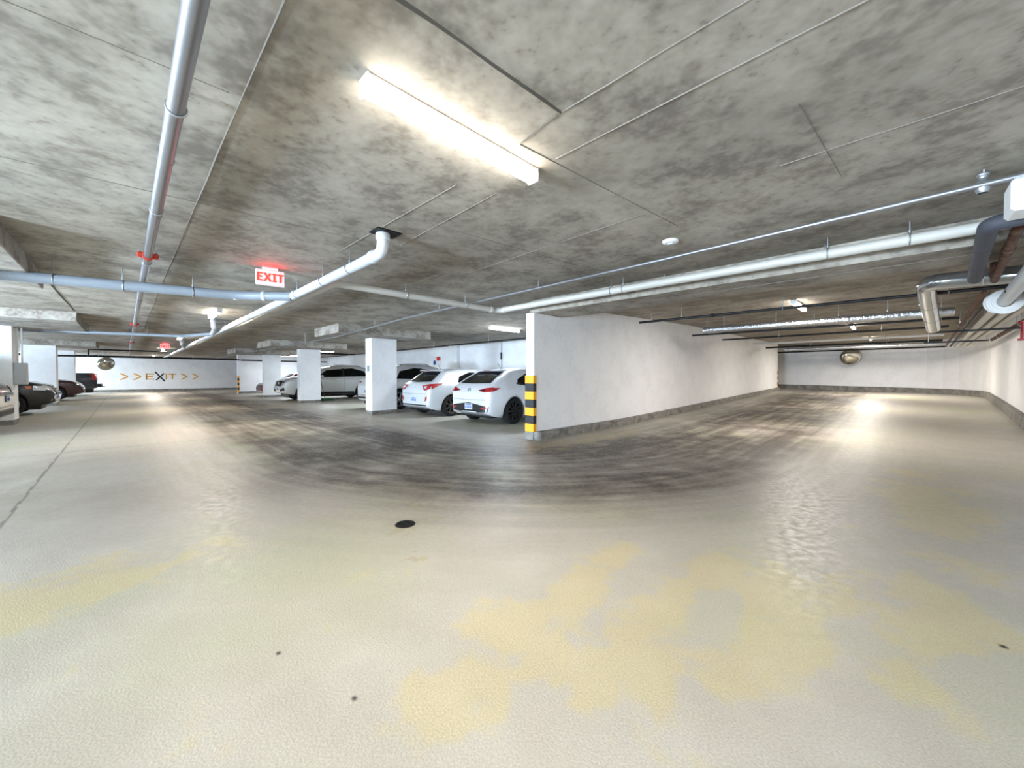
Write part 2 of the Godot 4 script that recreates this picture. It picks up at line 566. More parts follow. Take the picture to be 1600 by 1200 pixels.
func ceiling_y(x: float) -> float:
	var tab := [[5.6, 2.46], [6.45, 2.46], [8.15, 2.75], [13.3, 2.93], [27.0, 3.09], [33.0, 3.12]]
	for i in tab.size() - 1:
		if x <= tab[i + 1][0]:
			return remap(x, tab[i][0], tab[i + 1][0], tab[i][1], tab[i + 1][1])
	return 3.12

func wall_run(called: String, label: String, pts: Array, thick: float, top: float, curb_h: float, curb_d: float, on_ramp := false) -> void:
	# a wall along pts (x, z); its room face is on the side the normal (dz, -dx) points away from
	var st := new_st()
	var cst := new_st()
	for i in pts.size() - 1:
		var a: Vector2 = pts[i]
		var b: Vector2 = pts[i + 1]
		var dir := (b - a).normalized()
		var n := Vector2(-dir.y, dir.x)
		var ya := (ramp_h(a.x, a.y) if on_ramp else 0.0)
		var yb := (ramp_h(b.x, b.y) if on_ramp else 0.0)
		var ta := ceiling_y(a.x) if on_ramp and a.x > 5.6 else top
		var tb := ceiling_y(b.x) if on_ramp and b.x > 5.6 else top
		slab(st, a, b, n, 0.0, thick, ya - 0.1, yb - 0.1, ta + 0.01, tb + 0.01)
		if curb_h > 0.0:
			slab(cst, a, b, n, -curb_d, 0.01, ya - 0.05, yb - 0.05, ya + curb_h, yb + curb_h)
	var w := struct("wall_" + called, st, M.wall_paint, label)
	if curb_h > 0.0:
		struct("baseboard_" + called, cst, M.curb_concrete, "grey concrete curb at the foot of the " + label)

func slab(st: SurfaceTool, a: Vector2, b: Vector2, n: Vector2, d0: float, d1: float, ya: float, yb: float, ta: float, tb: float):
	st.set_smooth_group(-1)
	var p := []
	for e in [[a, ya, ta], [b, yb, tb]]:
		var q0: Vector2 = e[0] + n * d0
		var q1: Vector2 = e[0] + n * d1
		p.append([Vector3(q0.x, e[1], q0.y), Vector3(q0.x, e[2], q0.y), Vector3(q1.x, e[2], q1.y), Vector3(q1.x, e[1], q1.y)])
	for k in 4:
		var l := (k + 1) % 4
		quad(st, p[0][k], p[0][l], p[1][l], p[1][k])
	quad(st, p[0][3], p[0][2], p[0][1], p[0][0])
	quad(st, p[1][0], p[1][1], p[1][2], p[1][3])

func drop_panel(lo: Vector3, hi: Vector3, label: String):
	var st := new_st()
	box(st, lo, hi, 0.012)
	struct("ceiling_drop_panel", st, M.drop_concrete, label)

func column(x0: float, x1: float, z0: float, z1: float, top: float, label: String):
	var st := new_st()
	box(st, Vector3(x0, 0.12, z0), Vector3(x1, top + 0.005, z1), 0.008)
	var c := struct("column", st, M.wall_paint, label)
	st = new_st()
	box(st, Vector3(x0 - 0.004, -0.01, z0 - 0.004), Vector3(x1 + 0.004, 0.13, z1 + 0.004), 0.006)
	obj("painted_base", st, M.curb_concrete, c)

func seam(parent: Node, a: Vector3, b: Vector3, w: float, h: float, m: Material):
	var st := new_st()
	var n := 7
	var rng := RandomNumberGenerator.new()
	rng.seed = int(a.x * 1000.0 + a.z * 77.0)
	var side := (b - a).cross(Vector3.UP).normalized()
	var prev := []
	st.set_smooth_group(-1)
	for i in n + 1:
		var p := a.lerp(b, float(i) / n)
		var ww := w * rng.randf_range(0.6, 1.2)
		var hh := h * rng.randf_range(0.5, 1.2)
		p += side * w * rng.randf_range(-0.3, 0.3)
		var ring := [p - side * ww + Vector3.UP * 0.004, p - Vector3.UP * hh, p + side * ww + Vector3.UP * 0.004]
		if i > 0:
			quad(st, prev[0], ring[0], ring[1], prev[1])
			quad(st, prev[1], ring[1], ring[2], prev[2])
		prev = ring
	obj("form_seam", st, m, parent)

func build_structure():
	struct("floor", floor_mesh(), M.floor_concrete, "stained sealed concrete floor with yellow worn paint and dark tyre dirt and broad darker bands")
	# slabs
	var st := new_st()
	box(st, Vector3(-8.45, 2.7, -43.3), Vector3(5.6, 3.5, 3.0))
	box(st, Vector3(5.6, 2.7, -43.3), Vector3(14.2, 3.5, -5.1))
	var main := struct("ceiling", st, M.ceiling_concrete, "blotchy bare concrete ceiling slab over the aisle and stalls")
	st = new_st()
	var prof := PackedVector2Array([Vector2(5.6, 2.46), Vector2(6.45, 2.46), Vector2(8.15, 2.75), Vector2(13.3, 2.93), Vector2(27.0, 3.09), Vector2(32.5, 3.12), Vector2(32.5, 3.5), Vector2(5.6, 3.5)])
	prism(st, prof, Vector3(0, 0, -5.1), Vector3.RIGHT, Vector3.UP, Vector3(0, 0, 8.6))
	box(st, Vector3(26.6, 3.09, -14.3), Vector3(32.5, 3.5, -5.1))
	var ramp := struct("ceiling_ramp", st, M.ceiling_concrete, "lower sloping concrete ceiling over the side ramp")
	# raised seams left by the formwork
	var y := 2.7
	for s in [[0.6, -1.39, 1.72, -1.34, 0.014, 0.012], [1.72, -1.34, 1.73, 0.6, 0.006, 0.005], [1.72, -1.36, 1.77, -1.7, 0.012, 0.008], [1.77, -1.7, 3.8, -1.54, 0.006, 0.005], [2.06, -1.65, 2.04, 0.6, 0.006, 0.005], [1.79, -4.6, 1.8, -2.4, 0.007, 0.006], [2.19, -3.95, 2.11, -2.3, 0.006, 0.005], [3.45, -4.3, 3.31, -1.62, 0.007, 0.006], [3.22, -0.6, 3.2, 0.8, 0.006, 0.005], [0.46, -0.9, 0.45, -4.06, 0.008, 0.009], [0.45, -4.06, 0.43, -9.0, 0.006, 0.005], [0.43, -9.0, 0.43, -20.0, 0.008, 0.006], [2.56, -0.4, 3.7, -0.32, 0.005, 0.004], [-3.0, -4.35, 1.8, -4.1, 0.006, 0.005], [1.8, -3.2, 4.4, -3.0, 0.007, 0.006], [-0.82, -8.75, -0.78, -13.1, 0.02, 0.012], [-1.8, -2.5, 0.4, -2.45, 0.005, 0.004], [2.3, -7.2, 5.2, -6.9, 0.008, 0.006], [3.2, -4.6, 3.25, -11.0, 0.008, 0.006]]:
		seam(main, Vector3(s[0], y, s[1]), Vector3(s[2], y, s[3]), s[4], s[5], M.seam_concrete if s[4] > 0.01 else M.seam_pale)
	for s in [[6.0, -3.0, 6.0, 1.2], [9.6, -4.8, 9.4, -2.6], [9.0, -0.55, 9.9, -0.55], [9.9, -0.55, 9.9, 1.5], [11.0, -5.0, 11.0, 2.0]]:
		seam(ramp, Vector3(s[0], ceiling_y(s[0]), s[1]), Vector3(s[2], ceiling_y(s[2]), s[3]), 0.008, 0.006, M.seam_pale)
	# thicker panels of slab over the columns
	drop_panel(Vector3(4.2, 2.45, -12.9), Vector3(7.2, 2.71, -11.0), "concrete drop panel over the column beside the white hatchbacks")
	drop_panel(Vector3(4.15, 2.45, -20.0), Vector3(7.2, 2.71, -17.8), "concrete drop panel over the column with the green tray")
	drop_panel(Vector3(4.1, 2.45, -26.8), Vector3(7.2, 2.71, -24.6), "concrete drop panel over the column beside the red car")
	drop_panel(Vector3(-4.6, 2.5, -8.76), Vector3(-0.81, 2.71, -5.75), "concrete drop panel in front of the grey drain pipe")
	drop_panel(Vector3(-4.6, 2.5, -16.7), Vector3(-0.76, 2.71, -13.4), "concrete drop panel over the column beside the grey car")
	drop_panel(Vector3(-4.6, 2.5, -27.0), Vector3(-0.84, 2.71, -24.2), "concrete drop panel over the column beside the black car")
	# columns
	column(5.55, 6.42, -12.3, -11.85, 2.45, "white column between the hatchbacks and the white crossover")
	column(5.6, 6.47, -19.55, -19.1, 2.45, "white column beside the green tray")
	column(5.65, 6.5, -26.15, -25.7, 2.45, "white column beside the red car")
	column(-2.95, -2.0, -16.5, -15.85, 2.5, "white column with a grey electrical box")
	column(-2.95, -2.02, -25.6, -24.95, 2.5, "white column past the black car")
	column(-2.95, -2.05, -34.6, -34.0, 2.7, "white column past the dark red car")
	column(-2.95, -2.0, -7.4, -6.8, 2.5, "white column under the first drop panel")
	# walls
	st = new_st()
	var dp := PackedVector2Array([Vector2(5.6, -0.1), Vector2(5.6, 2.47), Vector2(6.45, 2.47), Vector2(8.15, 2.76), Vector2(13.3, 2.94), Vector2(26.8, 3.1), Vector2(26.8, -0.1)])
	prism(st, dp, Vector3(0, 0, -5.2), Vector3.RIGHT, Vector3.UP, Vector3(0, 0, 0.2))
	struct("wall_divider", st, M.wall_paint, "long white concrete wall between the stalls and the ramp")
	st = new_st()
	for i in 22:
		var a := 5.72 + i * 0.96
		var b := minf(a + 0.96, 26.84)
		slab(st, Vector2(a, -5.0), Vector2(b, -5.0), Vector2(0, 1), -0.01, 0.12, ramp_h(a, -5) - 0.05, ramp_h(b, -5) - 0.05, ramp_h(a, -5) + 0.16, ramp_h(b, -5) + 0.16)
	lathe(st, [Vector2(0.0, 0.16), Vector2(0.12, 0.16), Vector2(0.12, -0.05)], Transform3D(Basis(), Vector3(5.72, 0, -5.0)), 20, false)
	box(st, Vector3(5.58, -0.05, -5.22), Vector3(5.72, 0.155, -5.0), 0.006)
	struct("baseboard_divider", st, M.curb_concrete, "grey concrete curb along the long white divider wall")
	wall_run("stall_back", "white wall behind the white hatchbacks", [Vector2(11.5, -5.1), Vector2(11.5, -32.6)], 0.25, 2.7, 0.0, 0.0)
	wall_run("stall_end", "white wall closing the stalls past the red car", [Vector2(5.55, -32.45), Vector2(11.75, -32.45)], -0.25, 2.7, 0.15, -0.02)
	wall_run("exit", "white end wall with the painted exit lettering", [Vector2(-8.4, -43.0), Vector2(14.2, -43.0)], -0.25, 2.7, 0.16, -0.03)
	wall_run("exit_side", "white wall closing the exit passage", [Vector2(14.0, -43.0), Vector2(14.0, -32.6)], 0.25, 2.7, 0.0, 0.0)
	wall_run("exit_return", "white wall behind the closed stalls", [Vector2(11.6, -32.6), Vector2(14.2, -32.6)], 0.12, 2.7, 0.0, 0.0)
	wall_run("stall_left", "white wall behind the dark cars", [Vector2(-8.2, -43.2), Vector2(-8.2, 1.4)], 0.25, 2.7, 0.0, 0.0)
	var side := [Vector2(-8.4, 1.1), Vector2(0.0, 1.45), Vector2(5.6, 1.69), Vector2(6.45, 1.73), Vector2(8.15, 1.8), Vector2(13.3, 2.0), Vector2(20.0, 2.4), Vector2(26.2, 2.75)]
	for k in range(1, 7):
		var a := PI / 2 * k / 6.0
		side.append(Vector2(27.6 + 2.4 * sin(a) - 1.0 * (1.0 - sin(a)), 0.4 + 2.36 * cos(a)))
	for z in [-2.0, -5.0, -8.0, -14.2]: side.append(Vector2(30.0, z))
	wall_run("ramp", "white wall curving round the ramp", side, 0.25, 2.7, 0.27, 0.1, true)
	wall_run("ramp_end", "white wall closing the ramp past the divider", [Vector2(26.6, -14.0), Vector2(30.2, -14.0)], -0.25, 3.2, 0.0, 0.0)
	wall_run("ramp_inner", "white return wall past the divider", [Vector2(26.79, -5.2), Vector2(26.79, -14.2)], -0.2, 3.2, 0.0, 0.0)
	for z in [-15.4]:
		st = new_st()
		box(st, Vector3(11.3, 0.0, z - 0.35), Vector3(11.55, 2.7, z + 0.35), 0.006)
		struct("wall_pilaster", st, M.wall_paint, "white pilaster on the wall behind the hatchbacks")

# ------------------------------------------------------------------ pipes over the aisle
func hanger(parent: Node, at: Vector3, r: float, slab_y: float, axis: Vector3):
	# clevis: a strap round the pipe, a rod up to the slab
	var st := new_st()
	var pts := []
	for k in 17:
		var a := TAU * k / 16
		var side := axis.cross(Vector3.UP).normalized()
		pts.append(at + (side * cos(a) + Vector3.UP * sin(a)) * (r + 0.004))
	tube(st, pts, 0.006, 6)
	tube(st, [at + Vector3.UP * r, Vector3(at.x, slab_y + 0.004, at.z)], 0.006, 6)
	tube(st, [at + Vector3.UP * (r + 0.004), at + Vector3.UP * (r + 0.035)], 0.013, 6)
	obj("hanger", st, M.zinc, parent)

func collar(parent: Node, at: Vector3, axis: Vector3, r: float, w: float, m: Material, called := "coupling") -> MeshInstance3D:
	var st := new_st()
	tube(st, [at - axis * w / 2, at - axis * (w / 2 - 0.006), at + axis * (w / 2 - 0.006), at + axis * w / 2], r, 16, [r - 0.006, r, r, r - 0.006])
	return obj(called, st, m, parent)

func grooved_coupling(parent: Node, at: Vector3, axis: Vector3, r: float):
	var c := collar(parent, at, axis, r + 0.016, 0.05, M.coupling_red)
	var side := axis.cross(Vector3.UP).normalized()
	for s in [-1.0, 1.0]:
		var st := new_st()
		var q: Vector3 = at + side * s * (r + 0.03)
		box(st, q - Vector3(0.022, 0.03, 0.022), q + Vector3(0.022, 0.03, 0.022), 0.008)
		obj("ear", st, M.coupling_red, c)
		st = new_st()
		tube(st, [q - Vector3(0, 0.05, 0), q + Vector3(0, 0.05, 0)], 0.008, 6)
		obj("bolt", st, M.zinc, c)

func pipe(called: String, label: String, category: String, pts: Array, r: float, m: Material, group := "", seg := 14) -> Node3D:
	var t := thing(called, label, category, Vector3.ZERO, group)
	var st := new_st()
	tube(st, pts, r, seg)
	obj("tube", st, m, t)
	return t

func part_tube(t: Node3D, called: String, pts: Array, r: float, m: Material, seg: int):
	var st := new_st()
	tube(st, pts, r, seg)
	obj(called, st, m, t)

func build_pipes():
	var ZA := Vector3(0, 0, -1)
	var XA := Vector3(1, 0, 0)
	# main sprinkler line along the aisle
	var t := pipe("sprinkler_main", "steel sprinkler main with red couplings running down the aisle ceiling", "pipe", [Vector3(0.2, 2.6, 1.3), Vector3(0.22, 2.6, -38.0)], 0.038, M.steel_pipe)
	for z in [-6.0, -14.2, -22.0, -30.0]: grooved_coupling(t, Vector3(0.205, 2.6, z), ZA, 0.038)
	for z in [-2.6, -4.3, -6.35, -9.5, -13.2, -17.0, -21.0, -25.0, -29.0, -33.0]: hanger(t, Vector3(0.205, 2.6, z), 0.038, 2.7, ZA)
	for z in [-3.25, -4.42]: collar(t, Vector3(0.205, 2.6, z), ZA, 0.041, 0.012, M.zinc, "band")
	# sprinkler branch over the near side of the stalls
	t = pipe("sprinkler_branch", "thin steel sprinkler branch pipe crossing below the drop panels", "pipe", [Vector3(4.25, 2.6, 1.6), Vector3(4.42, 2.59, -2.0), Vector3(4.6, 2.58, -8.0), Vector3(4.5, 2.41, -12.0), Vector3(4.3, 2.41, -32.0)], 0.021, M.steel_pipe)
	for z in [-3.9, -6.6, -9.6]: hanger(t, Vector3(4.47 + (-z - 3.9) * 0.02, 2.587, z), 0.021, 2.7, ZA)
	for z in [-14.5, -16.6, -21.5, -23.5]: hanger(t, Vector3(4.42, 2.41, z), 0.021, 2.7, ZA)
	collar(t, Vector3(4.33, 2.6, 0.4), ZA, 0.034, 0.07, M.zinc)
	# upright sprinkler head on it
	var h := thing("fire_sprinkler", "upright brass sprinkler head above the thin steel pipe beside the white pipe", "sprinkler", Vector3(4.33, 2.6, 0.4), "sprinkler heads")
	sprinkler_parts(h, 1.35)
	h = thing("fire_sprinkler", "upright sprinkler head on the thin steel pipe near the pipe corner", "sprinkler", Vector3(4.62, 2.585, -7.2), "sprinkler heads")
	sprinkler_parts(h, 0.6)
	# white drain from the ramp side: along Z, round the corner, along X, then down the aisle
	var w := fillet([Vector3(5.22, 2.52, 1.2), Vector3(5.22, 2.53, -5.6), Vector3(2.12, 2.545, -5.6), Vector3(2.06, 2.56, -31.0)], 0.12)
	t = pipe("drain_pipe", "long ivory drain pipe turning the corner above the striped wall end", "pipe", w, 0.052, M.pvc_ivory, "", 18)
	collar(t, Vector3(5.22, 2.53, -5.42), ZA, 0.062, 0.09, M.pvc_ivory)
	collar(t, Vector3(5.03, 2.53, -5.6), XA, 0.062, 0.09, M.pvc_ivory)
	for z in [0.05, -0.55, -2.9, -3.1]: hanger(t, Vector3(5.22, 2.525, z), 0.052, 2.7, ZA)
	for x in [3.2, 4.4]: hanger(t, Vector3(x, 2.54, -5.6), 0.052, 2.7, XA)
	for z in [-9.0, -13.0, -17.0, -21.0]: hanger(t, Vector3(2.1, 2.55, z), 0.052, 2.7, ZA)
	# cable conduit beside the white drain
	t = pipe("conduit", "thin galvanised conduit along the beam beside the ivory drain pipe", "conduit", [Vector3(5.5, 2.62, 1.3), Vector3(5.5, 2.62, -5.0)], 0.016, M.galvanised)
	for z in [-0.6, -2.4, -4.2]: hanger(t, Vector3(5.5, 2.62, z), 0.016, 2.7, ZA)
	# white drain down the aisle with its elbow up into the slab
	w = fillet([Vector3(1.87, 2.76, -3.72), Vector3(1.87, 2.5, -3.72), Vector3(1.88, 2.5, -4.2), Vector3(1.85, 2.43, -34.0)], 0.11)
	t = pipe("drain_pipe", "white drain pipe with slab elbows and grey branches down the aisle", "pipe", w, 0.058, M.pvc_white, "", 20)
	collar(t, Vector3(1.87, 2.655, -3.72), Vector3.UP, 0.069, 0.07, M.pvc_white, "elbow_socket")
	collar(t, Vector3(1.872, 2.5, -3.93), ZA, 0.069, 0.07, M.pvc_white, "elbow_socket")
	collar(t, Vector3(1.87, 2.697, -3.72), Vector3.UP, 0.062, 0.02, M.zinc, "band")
	for z in [-4.55, -5.4, -6.5, -9.5, -12.5, -16.0, -20.0]: hanger(t, Vector3(1.875, 2.5 + (z + 4.2) * 0.0023, z), 0.058, 2.7, ZA)
	for z in [-6.55, -6.85]: collar(t, Vector3(1.87, 2.494, z), ZA, 0.066, 0.05, M.pvc_white)
	var st := new_st()
	box(st, Vector3(1.76, 2.688, -3.8), Vector3(2.02, 2.702, -3.6), 0.003)
	obj("slab_opening", st, M.iron, t)
	# grey drain joining it from the stalls
	w = fillet([Vector3(-7.5, 2.43, -8.1), Vector3(-1.04, 2.46, -7.62), Vector3(1.25, 2.48, -7.2), Vector3(1.86, 2.49, -6.75)], 0.2)
	part_tube(t, "grey_branch", w, 0.068, M.pvc_grey, 18)
	for x in [-0.62, 0.0, 0.72]: hanger(t, Vector3(x, 2.47, -7.62 + (x + 1.04) * 0.183), 0.068, 2.7, XA)
	collar(t, Vector3(1.22, 2.48, -7.205), Vector3(0.98, 0, 0.18), 0.076, 0.06, M.pvc_white)
	collar(t, Vector3(1.55, 2.485, -6.98), Vector3(0.8, 0, 0.6).normalized(), 0.076, 0.05, M.pvc_white)
	# second branch further down with its own elbow
	w = fillet([Vector3(-7.8, 2.48, -17.2), Vector3(-2.25, 2.5, -16.95), Vector3(1.3, 2.48, -15.8), Vector3(1.82, 2.47, -14.2)], 0.25)
	part_tube(t, "grey_branch", w, 0.05, M.pvc_grey, 14)
	for x in [-1.7, -0.7, 0.5]: hanger(t, Vector3(x, 2.49, -16.95 + (x + 2.25) * 0.324), 0.05, 2.7, XA)
	w = fillet([Vector3(1.62, 2.76, -12.4), Vector3(1.62, 2.5, -12.4), Vector3(1.72, 2.48, -13.0), Vector3(1.82, 2.47, -14.2)], 0.1)
	part_tube(t, "riser_elbow", w, 0.056, M.pvc_white, 14)
	collar(t, Vector3(1.62, 2.64, -12.4), Vector3.UP, 0.066, 0.07, M.pvc_white, "elbow_socket")
	w = fillet([Vector3(1.62, 2.76, -20.2), Vector3(1.62, 2.5, -20.2), Vector3(1.84, 2.46, -21.8)], 0.1)
	part_tube(t, "riser_elbow", w, 0.056, M.pvc_white, 14)
	collar(t, Vector3(1.62, 2.64, -20.2), Vector3.UP, 0.066, 0.07, M.pvc_white, "elbow_socket")
	# dark pipes before the exit wall
	t = pipe("service_pipe", "black service pipe under the slab before the painted exit wall", "pipe", [Vector3(-8.0, 2.5, -36.0), Vector3(11.4, 2.5, -36.0)], 0.05, M.black_pipe)
	for x in [-4.0, -1.0, 2.0, 5.0]: hanger(t, Vector3(x, 2.5, -36.0), 0.05, 2.7, XA)
	t = pipe("service_pipe", "black service pipe crossing above the painted exit lettering", "pipe", [Vector3(-8.0, 2.3, -31.0), Vector3(5.4, 2.3, -31.0)], 0.045, M.black_pipe)
	for x in [-4.0, -1.0, 3.0]: hanger(t, Vector3(x, 2.3, -31.0), 0.045, 2.7, XA)
	t = pipe("service_pipe", "black pipe with a drop elbow before the far left column", "pipe", fillet([Vector3(-1.2, 2.15, -27.2), Vector3(-1.2, 2.5, -27.2), Vector3(1.6, 2.5, -27.2)], 0.08), 0.035, M.black_pipe)
	# over the right-hand stalls
	t = pipe("sprinkler_branch", "black sprinkler pipe over the hatchbacks below the wall lamp", "pipe", [Vector3(9.3, 2.48, -5.25), Vector3(9.3, 2.46, -32.4)], 0.022, M.black_pipe)
	for z in [-7.0, -10.5, -14.0, -18.0, -22.0]: hanger(t, Vector3(9.3, 2.47, z), 0.022, 2.7, ZA)
	t = pipe("service_pipe", "black service pipe along the wall behind the white off-road car", "pipe", [Vector3(5.7, 2.33, -32.3), Vector3(11.4, 2.33, -32.3)], 0.045, M.black_pipe)
	for x in [7.0, 10.0]: hanger(t, Vector3(x, 2.33, -32.3), 0.045, 2.7, XA)
	t = pipe("service_pipe", "short black pipe hung over the white off-road car", "pipe", [Vector3(7.2, 2.42, -21.5), Vector3(9.1, 2.42, -21.5)], 0.04, M.black_pipe)
	for x in [7.6, 8.8]: hanger(t, Vector3(x, 2.42, -21.5), 0.04, 2.7, XA)

func sprinkler_parts(h: Node3D, k := 1.0):
	var st := new_st()
	lathe(st, [Vector2(0.02, -0.04), Vector2(0.03, -0.02), Vector2(0.03, 0.02), Vector2(0.02, 0.025), Vector2(0.018, 0.045), Vector2(0.026, 0.05), Vector2(0.026, 0.062), Vector2(0.0, 0.064)], Transform3D(Basis().scaled(Vector3.ONE * k), Vector3.ZERO), 10)
	obj("fitting", st, M.zinc, h)
	st = new_st()
	for s in [-1.0, 1.0]:
		tube(st, [Vector3(s * 0.018, 0.06, 0) * k, Vector3(s * 0.026, 0.085, 0) * k, Vector3(s * 0.006, 0.112, 0) * k], 0.005 * k, 6)
	obj("frame_arm", st, M.zinc, h)
	st = new_st()
	lathe(st, [Vector2(0.0, 0.118), Vector2(0.032, 0.114), Vector2(0.034, 0.11), Vector2(0.0, 0.11)], Transform3D(Basis().scaled(Vector3.ONE * k), Vector3.ZERO), 12)
	obj("deflector", st, M.brass, h)

# ------------------------------------------------------------------ services over the ramp
func build_ramp_services():
	var ZA := Vector3(0, 0, -1)
	var XA := Vector3(1, 0, 0)
	var t := pipe("sprinkler_branch", "black sprinkler pipe hung across the ramp before the tube light", "pipe", [Vector3(8.75, 2.5, 1.6), Vector3(8.6, 2.5, -4.35)], 0.026, M.black_pipe)
	for z in [-4.1, -3.4, -1.55, 0.5]: hanger(t, Vector3(8.67, 2.5, z), 0.026, ceiling_y(8.6), ZA)
	collar(t, Vector3(8.62, 2.5, -2.75), ZA, 0.036, 0.06, M.black_pipe)
	t = pipe("sprinkler_branch", "thin black pipe under the foil duct across the ramp", "pipe", [Vector3(12.15, 2.44, 0.85), Vector3(11.9, 2.44, -4.35)], 0.026, M.black_pipe)
	for z in [-4.0, -1.5, 0.6]: hanger(t, Vector3(12.05, 2.44, z), 0.026, ceiling_y(12.0), ZA)
	# foil-wrapped duct
	t = pipe("foil_duct", "shiny foil-wrapped duct crossing the ramp ceiling", "duct", [Vector3(11.5, 2.52, -3.9), Vector3(11.55, 2.52, -1.5), Vector3(11.6, 2.52, 0.75)], 0.085, M.foil_wrap, "", 18)
	for z in [-3.4, -2.2, -1.0, -0.2, 0.4]:
		hanger(t, Vector3(11.55, 2.52, z), 0.087, ceiling_y(11.5), ZA)
		collar(t, Vector3(11.55, 2.52, z + 0.16), ZA, 0.09, 0.06, M.foil_wrap, "foil_tape")
	# spiral duct with its elbow
	var w := fillet([Vector3(7.6, 2.42, 1.55), Vector3(7.75, 2.5, 0.9), Vector3(7.75, 2.52, 0.24), Vector3(8.6, 2.46, 0.28), Vector3(11.35, 2.2, 0.46)], 0.22, 8)
	t = pipe("spiral_duct", "galvanised round duct with an elbow above the grey insulated pipe", "duct", w, 0.105, M.galvanised, "", 22)
	for q in [[Vector3(7.7, 2.475, 1.2), Vector3(0.2, 0.1, -0.9).normalized()], [Vector3(7.75, 2.505, 0.72), ZA], [Vector3(9.2, 2.403, 0.319), Vector3(2.75, -0.26, 0.18).normalized()], [Vector3(10.3, 2.299, 0.391), Vector3(2.75, -0.26, 0.18).normalized()]]:
		collar(t, q[0], q[1], 0.109, 0.035, M.galvanised, "duct_band")
	# grey insulated pipe turning to the wall
	w = fillet([Vector3(7.1, 2.39, 0.61), Vector3(4.62, 2.39, 0.46), Vector3(4.4, 2.39, 1.5)], 0.1)
	t = pipe("insulated_pipe", "dark grey insulated pipe with an elbow beside the white wall box", "pipe", w, 0.058, M.insulation_grey, "", 18)
	for x in [5.4, 6.3]: collar(t, Vector3(x, 2.39, 0.46 + (x - 4.62) * 0.0605), Vector3(1, 0, 0.06).normalized(), 0.0605, 0.03, M.insulation_grey, "joint_band")
	# rusty steel line
	w = fillet([Vector3(4.75, 2.4, 1.2), Vector3(4.85, 2.4, 0.63), Vector3(7.5, 2.4, 0.8), Vector3(7.55, 2.63, 0.8)], 0.06)
	t = pipe("steel_line", "rusty brown steel pipe beside the grey insulated pipe", "pipe", w, 0.034, M.rusty_pipe)
	collar(t, Vector3(5.7, 2.4, 0.685), XA, 0.042, 0.06, M.rusty_pipe)
	# lines running up the ramp by the wall
	var rows := [
		[[Vector3(9.1, 2.5, 0.88), Vector3(27.0, 2.62, 1.5)], 0.034, "rusty_pipe", "rusty brown steel pipe along the ramp ceiling next to the spiral duct"],
		[[Vector3(10.1, 2.51, 1.055), Vector3(27.0, 2.62, 1.66)], 0.034, "black_pipe", "black steel pipe along the ramp ceiling between brown and white pipes"],
		[[Vector3(10.1, 2.43, 1.155), Vector3(27.0, 2.6, 1.82)], 0.056, "pvc_ivory", "ivory pipe along the ramp ceiling, innermost of three"],
		[[Vector3(10.1, 2.43, 1.33), Vector3(27.0, 2.6, 2.0)], 0.062, "pvc_ivory", "ivory pipe along the ramp ceiling, middle of three"],
		[[Vector3(10.1, 2.43, 1.485), Vector3(27.0, 2.6, 2.18)], 0.05, "pvc_ivory", "ivory pipe along the ramp ceiling, outermost of three"],
		[[Vector3(10.1, 2.35, 1.665), Vector3(20.0, 2.42, 2.12)], 0.045, "rusty_pipe", "rusty brown pipe close to the ramp wall"],
	]
	for r in rows:
		t = pipe("ramp_pipe", r[3], "pipe", r[0], r[1], M[r[2]], "pipes along the ramp wall")
		for k in [0.35, 0.8]:
			var p: Vector3 = r[0][0].lerp(r[0][1], k)
			hanger(t, p, r[1], ceiling_y(p.x), XA)
	for x in [14.2, 18.5]:
		t = thing("strut_channel", "black steel strut carrying the ramp pipes " + ("before" if x < 16 else "past") + " the second ramp light", "bracket", Vector3(x, 0, 0), "struts under the ramp pipes")
		var st := new_st()
		box(st, Vector3(-0.025, 2.3, 0.55), Vector3(0.025, 2.345, 1.9), 0.005)
		obj("channel", st, M.black_pipe, t)
		for z in [0.65, 1.85]:
			st = new_st()
			tube(st, [Vector3(0, 2.34, z), Vector3(0, ceiling_y(x) + 0.004, z)], 0.007, 6)
			obj("rod", st, M.zinc, t)
	# cross pipes far up the ramp
	for c in [[16.2, 2.62, -4.8, 0.95, 0.03, "black_pipe", "black pipe crossing the ramp past the foil duct"], [20.5, 2.7, -4.8, 1.1, 0.05, "pvc_ivory", "ivory pipe crossing the ramp past the second light"], [23.0, 2.66, -4.8, 1.2, 0.045, "black_pipe", "black pipe crossing the ramp near the wall end"], [26.5, 2.72, -4.6, 1.25, 0.075, "foil_wrap", "silver pipe crossing before the round mirror"], [28.2, 2.66, -6.0, 1.6, 0.04, "black_pipe", "black pipe crossing just before the ramp end wall"]]:
		t = pipe("cross_pipe", c[6], "pipe", [Vector3(c[0], c[1], c[2]), Vector3(c[0], c[1], c[3])], c[4], M[c[5]], "pipes crossing the ramp")
		for z in [-3.0, -0.4]: hanger(t, Vector3(c[0], c[1], z), c[4], ceiling_y(c[0]), ZA)
	# white vent terminals with stepped flanges
	for v in [[Vector3(9.5, 2.38, 1.12), "white vent terminal with stepped round flange next to the ivory pipes"], [Vector3(9.3, 2.34, 1.48), "white vent terminal with stepped round flange close to the ramp wall"]]:
		t = thing("vent_terminal", v[1], "vent", v[0], "vent terminals")
		var b := Basis(Vector3(0, 0, 1), PI / 2) * Basis(Vector3(1, 0, 0), 0.0)
		var st := new_st()
		lathe(st, [Vector2(0.09, 0.0), Vector2(0.185, 0.0), Vector2(0.19, 0.012), Vector2(0.185, 0.024), Vector2(0.16, 0.026), Vector2(0.16, 0.04), Vector2(0.135, 0.042), Vector2(0.135, 0.058), Vector2(0.09, 0.06)], Transform3D(b, Vector3.ZERO), 28, false)
		obj("flange", st, M.plastic_white, t)
		st = new_st()
